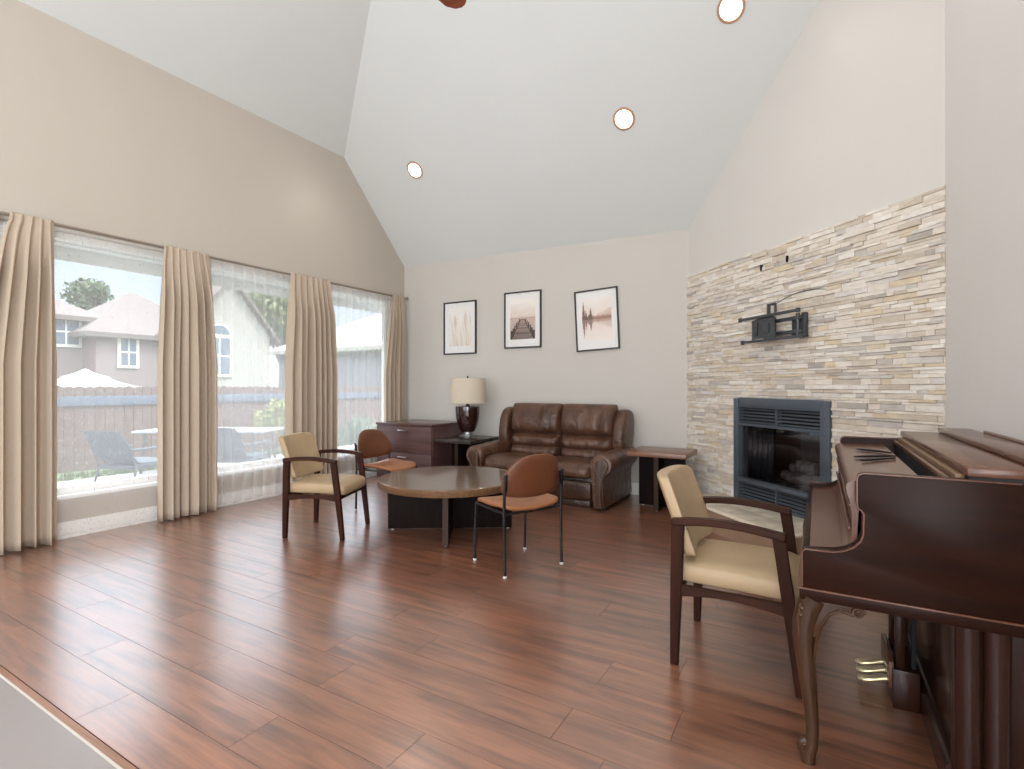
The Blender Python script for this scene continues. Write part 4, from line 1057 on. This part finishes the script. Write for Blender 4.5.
# ------------------------------------------------------------------ outdoors
GZ = -.15
bm = nb(); b2(bm, -9.75, -5.6, -6, 14, GZ - .1, GZ); struct('patio_floor', bm, m_conc, smooth=0)
bm = nb(); b2(bm, -60, -9.75, -30, 60, GZ - .12, GZ - .02); struct('lawn', bm, m_grass, smooth=0)
bm = nb(); rg3 = random.Random(3)
for k in range(2600):
    x = rg3.uniform(-10.45, -9.77); y = rg3.uniform(1.0, 10); h = rg3.uniform(.04, .09); a = rg3.uniform(0, 3.14); dx, dy = .012 * math.cos(a), .012 * math.sin(a)
    v = [bm.verts.new((x - dx, y - dy, GZ - .02)), bm.verts.new((x + dx, y + dy, GZ - .02)), bm.verts.new((x + dy * 2, y - dx * 2, GZ - .02 + h))]; bm.faces.new(v)
o = obj('grass', bm, m_grass, smooth=0); tag(o, 'strip of green grass between the patio and the wooden fence', 'grass'); o['kind'] = 'stuff'

FX = -10.55
FE = thing('fence', 'brown picket fence with a blue-grey rail behind the patio', 'fence', (FX, 0, GZ))
bm = nb(); y = -6.0
while y < 10.9:
    z1 = 1.28 - GZ + rg3.uniform(-.012, .012); w = .135
    add_prism(bm, [(y, .02), (y + w, .02), (y + w, z1 - .03), (y + w / 2, z1), (y, z1 - .03)], lambda p, q, t: (t, p, q), -.01, .01); y += .143
obj('picket_panel', bm, m_fence, FE, smooth=0)
bm = nb(); b2(bm, .012, .05, -6, 10.9, .95 - GZ, 1.11 - GZ, .004); obj('rail', bm, m_frail, FE)
for y in (-4.8, -2.4, 0, 2.4, 4.8, 7.2, 9.6):
    bm = nb(); b2(bm, -.12, -.02, y - .05, y + .05, 0, 1.3, .005); obj('post', bm, m_fence, FE)

def patio_chair(label, x, y, rz):
    t = thing('patio_chair', label, 'outdoor chair', (x, y, GZ), rz, 'patio chairs')
    def sl(bm, pts, w):
        secs = []
        for p, q in pts: secs.append([(p, -w, q - .008), (p, w, q - .008), (p, w, q + .008), (p, -w, q + .008)])
        add_loft(bm, secs)
    bm = nb(); sl(bm, [(-.22, .36), (-.1, .335), (.1, .33), (.27, .36), (.31, .355)], .27); obj('seat', bm, m_pchair, t, smooth=50)
    bm = nb(); N = 8; secs = []
    for k in range(N + 1):
        f = k / N; x_ = -.21 - .30 * f - .03 * math.sin(f * 3.14); z_ = .36 + .46 * f; w = .27 * (1 if f < .8 else 1 - .18 * ((f - .8) / .2) ** 2)
        secs.append([(x_ - .008, -w, z_), (x_ + .008, -w, z_), (x_ + .008, w, z_), (x_ - .008, w, z_)])
    add_loft(bm, secs); obj('backrest', bm, m_pchair, t, smooth=50)
    for s in (-1, 1):
        bm = nb(); add_tube(bm, [(.34, s * .30, 0), (.28, s * .30, .30), (.25, s * .31, .53)], .014, 8); obj('leg', bm, m_pmetal, t)
        bm = nb(); add_tube(bm, [(-.36, s * .30, 0), (-.26, s * .30, .30), (-.38, s * .285, .60), (-.52, s * .26, .83)], .014, 8); obj('leg', bm, m_pmetal, t)
        bm = nb(); add_tube(bm, [(-.36, s * .30, .55), (-.1, s * .31, .545), (.2, s * .31, .55), (.27, s * .31, .52)], .018, 8); obj('armrest', bm, m_pmetal, t)
    bm = nb(); b2(bm, -.28, .30, -.30, .30, .27, .325, .008); obj('seat_frame', bm, m_pmetal, t)
    return t
patio_chair('blue-grey sling patio chair seen through the clearest window', -8.5, 3.70, math.radians(112))
patio_chair('blue-grey sling patio chair seen through the middle window', -7.75, 4.85, math.radians(112))
PT = thing('patio_table', 'long white-topped patio table between the outdoor chairs and the fence', 'outdoor table', (-8.85, 5.0, GZ), math.radians(30))
bm = nb(); b2(bm, -1.05, 1.05, -.42, .42, .665, .70, .012); obj('tabletop', bm, m_ptop, PT)
for sx in (-1, 1):
    for sy in (-1, 1):
        bm = nb(); add_tube(bm, [(sx * .95, sy * .34, 0), (sx * .88, sy * .32, .665)], .022, 8); obj('leg', bm, m_pmetal, PT)

def leafball(bm, c, r, n, leaf, rg4, squash=1.0):
    for _ in range(n):
        d = Vector((rg4.gauss(0, 1), rg4.gauss(0, 1), rg4.gauss(0, 1))).normalized(); rad = r * rg4.uniform(.55, 1.05) ** .6
        p = Vector(c) + Vector((d.x * rad, d.y * rad, d.z * rad * squash)); q = Vector((rg4.gauss(0, 1), rg4.gauss(0, 1), rg4.gauss(0, 1))).normalized(); w = q.cross(d).normalized() * leaf * rg4.uniform(.6, 1.2); u = q * leaf * rg4.uniform(.6, 1.3)
        bm.faces.new([bm.verts.new(p - w * .6), bm.verts.new(p + u), bm.verts.new(p + w * .6), bm.verts.new(p - u)])
def plant(name, label, cat, x, y, z0, h, r, clumps, leaf, mat, n=260, group=None, seed=1):
    rg4 = random.Random(seed); t = thing(name, label, cat, (x, y, z0), 0, group)
    bm = nb()
    for k in range(clumps):
        a = rg4.uniform(0, 6.28); rr = r * rg4.uniform(0, .7); leafball(bm, (rr * math.cos(a), rr * math.sin(a), h - r * rg4.uniform(.5, 1.3)), r * rg4.uniform(.35, .6), n, leaf, rg4, .85)
    obj('foliage', bm, mat, t, smooth=0)
    bm = nb(); add_tube(bm, [(0, 0, 0), (.02 * h, 0, h * .35), (0, .02 * h, h * .7)], [.03 * h ** .8, .025 * h ** .8, .012 * h ** .8], 8)
    for k in range(5):
        a = k * 1.3; add_tube(bm, [(0, 0, h * .35), (r * .3 * math.cos(a), r * .3 * math.sin(a), h * .6), (r * .5 * math.cos(a), r * .5 * math.sin(a), h * .8)], [.015 * h ** .8, .01 * h ** .8, .005 * h ** .8], 6)
    obj('trunk', bm, m_bark, t); return t
plant('shrub', 'yellow-green shrub by the fence seen through the middle window', 'shrub', -9.55, 6.9, GZ, 1.25, .5, 10, .05, m_leafy, 160, 'shrubs by the fence', 2)
plant('shrub', 'low green shrub by the patio seen through the corner window', 'shrub', -8.4, 7.9, GZ, .95, .55, 10, .05, m_leafd, 160, 'shrubs by the fence', 3)
plant('tree', 'green tree behind the brick house roof, seen through the clearest window', 'tree', -38.6, 14.4, GZ, 8.3, 1.5, 12, .16, m_leafd, 160, 'background trees', 4)
plant('tree', 'green leafy tree beside the white gabled house', 'tree', -27.2, 19.4, GZ, 7.9, 2.6, 16, .2, m_leafy2, 200, 'background trees', 5)
plant('tree', 'tree at the far left of the clearest window, mostly behind the curtain', 'tree', -38.0, 11.6, GZ, 10.2, 1.0, 8, .18, m_leafd, 140, 'background trees', 6)

# white two-tier canopy beyond the fence
GA = thing('gazebo', 'white two-tier canvas gazebo canopy above the fence', 'gazebo', (-18.4, 6.75, GZ))
def pyr(bm, w0, z0, w1, z1, sag=.06):
    secs = []
    for k in range(7):
        f = k / 6; w = w0 + (w1 - w0) * f; z = z0 + (z1 - z0) * f - sag * math.sin(f * 3.14); secs.append([(w, -w, z), (w, w, z), (-w, w, z), (-w, -w, z)])
    secs.insert(0, [(p[0], p[1], p[2] - .10) for p in secs[0]]); add_loft(bm, secs)
bm = nb(); pyr(bm, .98, 1.42, .34, 1.72, .04); obj('lower_canopy', bm, m_canvas, GA, smooth=20)
bm = nb(); pyr(bm, .44, 1.70, .02, 1.93, .03); obj('upper_canopy', bm, m_canvas, GA, smooth=20)
for sx in (-1, 1):
    for sy in (-1, 1):
        bm = nb(); b2(bm, sx * .9 - .03, sx * .9 + .03, sy * .9 - .03, sy * .9 + .03, 0, 1.45); obj('post', bm, m_pmetal, GA)

def hip_roof(bm, x0, x1, y0, y1, ze, zr, over=.35, ridge='Y'):
    x0 -= over; x1 += over; y0 -= over; y1 += over; cx_ = (x0 + x1) / 2; hw = (x1 - x0) / 2; r0, r1 = y0 + hw * .9, y1 - hw * .9
    if r1 < r0: r0 = r1 = (y0 + y1) / 2
    v = [bm.verts.new(p) for p in ((x0, y0, ze), (x1, y0, ze), (x1, y1, ze), (x0, y1, ze), (cx_, r0, zr), (cx_, r1 + .01, zr))]
    u = [bm.verts.new((p.co.x, p.co.y, ze - .16)) for p in v[:4]]
    bm.faces.new((v[0], v[1], v[4])); bm.faces.new((v[1], v[2], v[5], v[4])); bm.faces.new((v[2], v[3], v[5])); bm.faces.new((v[3], v[0], v[4], v[5]))
    for i in range(4): bm.faces.new((u[i], u[(i + 1) % 4], v[(i + 1) % 4], v[i]))
    bm.faces.new(u)
def house_window(par, x, y, z, w, h, arch=False):
    bm = nb(); b2(bm, x - .02, x + .06, y - w / 2 - .07, y + w / 2 + .07, z - .07, z + h + .07)
    if arch:
        add_prism(bm, [(y + (w / 2 + .07) * math.cos(a), z + h + .07 + .45 * w * math.sin(a)) for a in [math.pi * k / 14 for k in range(15)]], lambda p, q, t: (t, p, q), x - .02, x + .06)
    fr = obj('window', bm, m_trim, par, smooth=0)
    bm = nb()
    for i in (0, 1):
        for j in (0, 1): b2(bm, x + .05, x + .075, y - w / 2 + i * w / 2 + .03, y - w / 2 + (i + 1) * w / 2 - .03, z + j * h / 2 + .03, z + (j + 1) * h / 2 - .03)
    if arch: add_prism(bm, [(y + (w / 2 - .03) * math.cos(a), z + h + .09 + .38 * w * math.sin(a)) for a in [math.pi * k / 14 for k in range(15)]], lambda p, q, t: (t, p, q), x + .05, x + .075)
    obj('pane', bm, m_hwin, fr, smooth=0)
HA = thing('house', 'pinkish brick neighbour house with pale hipped roofs, beyond the gazebo', 'house', (-22, 8, GZ))
g = -GZ
bm = nb(); b2(bm, -5, 0, -6, .02, 0, 3.64 + g); b2(bm, -5, 1.0, .0, 4.3, 0, 3.05 + g); obj('walls', bm, m_brick, HA, smooth=0)
bm = nb(); hip_roof(bm, -5, 0, -6, .35, 3.66 + g, 5.1 + g); obj('roof', bm, m_roof, HA, smooth=0)
bm = nb(); hip_roof(bm, -4, 1.0, -.1, 4.4, 3.1 + g, 5.0 + g, .3); obj('roof', bm, m_roof, HA, smooth=0)
house_window(HA, 0, -.48, 2.67 + g, .75, .9); house_window(HA, 1.0, .95, 1.98 + g, .52, .98)
HB = thing('house', 'white gabled house with an arched window, seen through the middle window', 'house', (-17, 10.2, GZ))
bm = nb(); ya, yb_ = -1.4, 1.5; ya2 = (ya + yb_) / 2
add_prism(bm, [(ya, 0), (yb_, 0), (yb_, 3.05 + g), (ya2, 4.85 + g), (ya, 3.05 + g)], lambda p, q, t: (t, p, q), -1.1, 0); obj('walls', bm, m_siding, HB, smooth=0)
bm = nb()
for s, yy in ((-1, ya - .3), (1, yb_ + .3)):
    ze = 3.05 + g - .28; add_prism(bm, [(ya2, 4.85 + g), (yy, ze), (yy, ze + .14), (ya2, 5.0 + g)], lambda p, q, t: (t, p, q), -1.2, .2)
obj('roof', bm, m_roof, HB, smooth=0)
house_window(HB, 0, -.35, 1.65 + g, .75, 1.25, True)
HC = thing('house', 'low grey house beyond the corner window sheer', 'house', (-14.5, 15.0, GZ))
bm = nb(); b2(bm, -5.2, 3.2, -1, 3, 0, 2.7 + g); obj('walls', bm, m_lilac, HC, smooth=0)
bm = nb(); hip_roof(bm, -5.2, 3.2, -1, 3, 2.75 + g, 4.4 + g); obj('roof', bm, m_siding, HC, smooth=0)
house_window(HC, 3.2, 1, 1.2 + g, 1.2, 1.0)
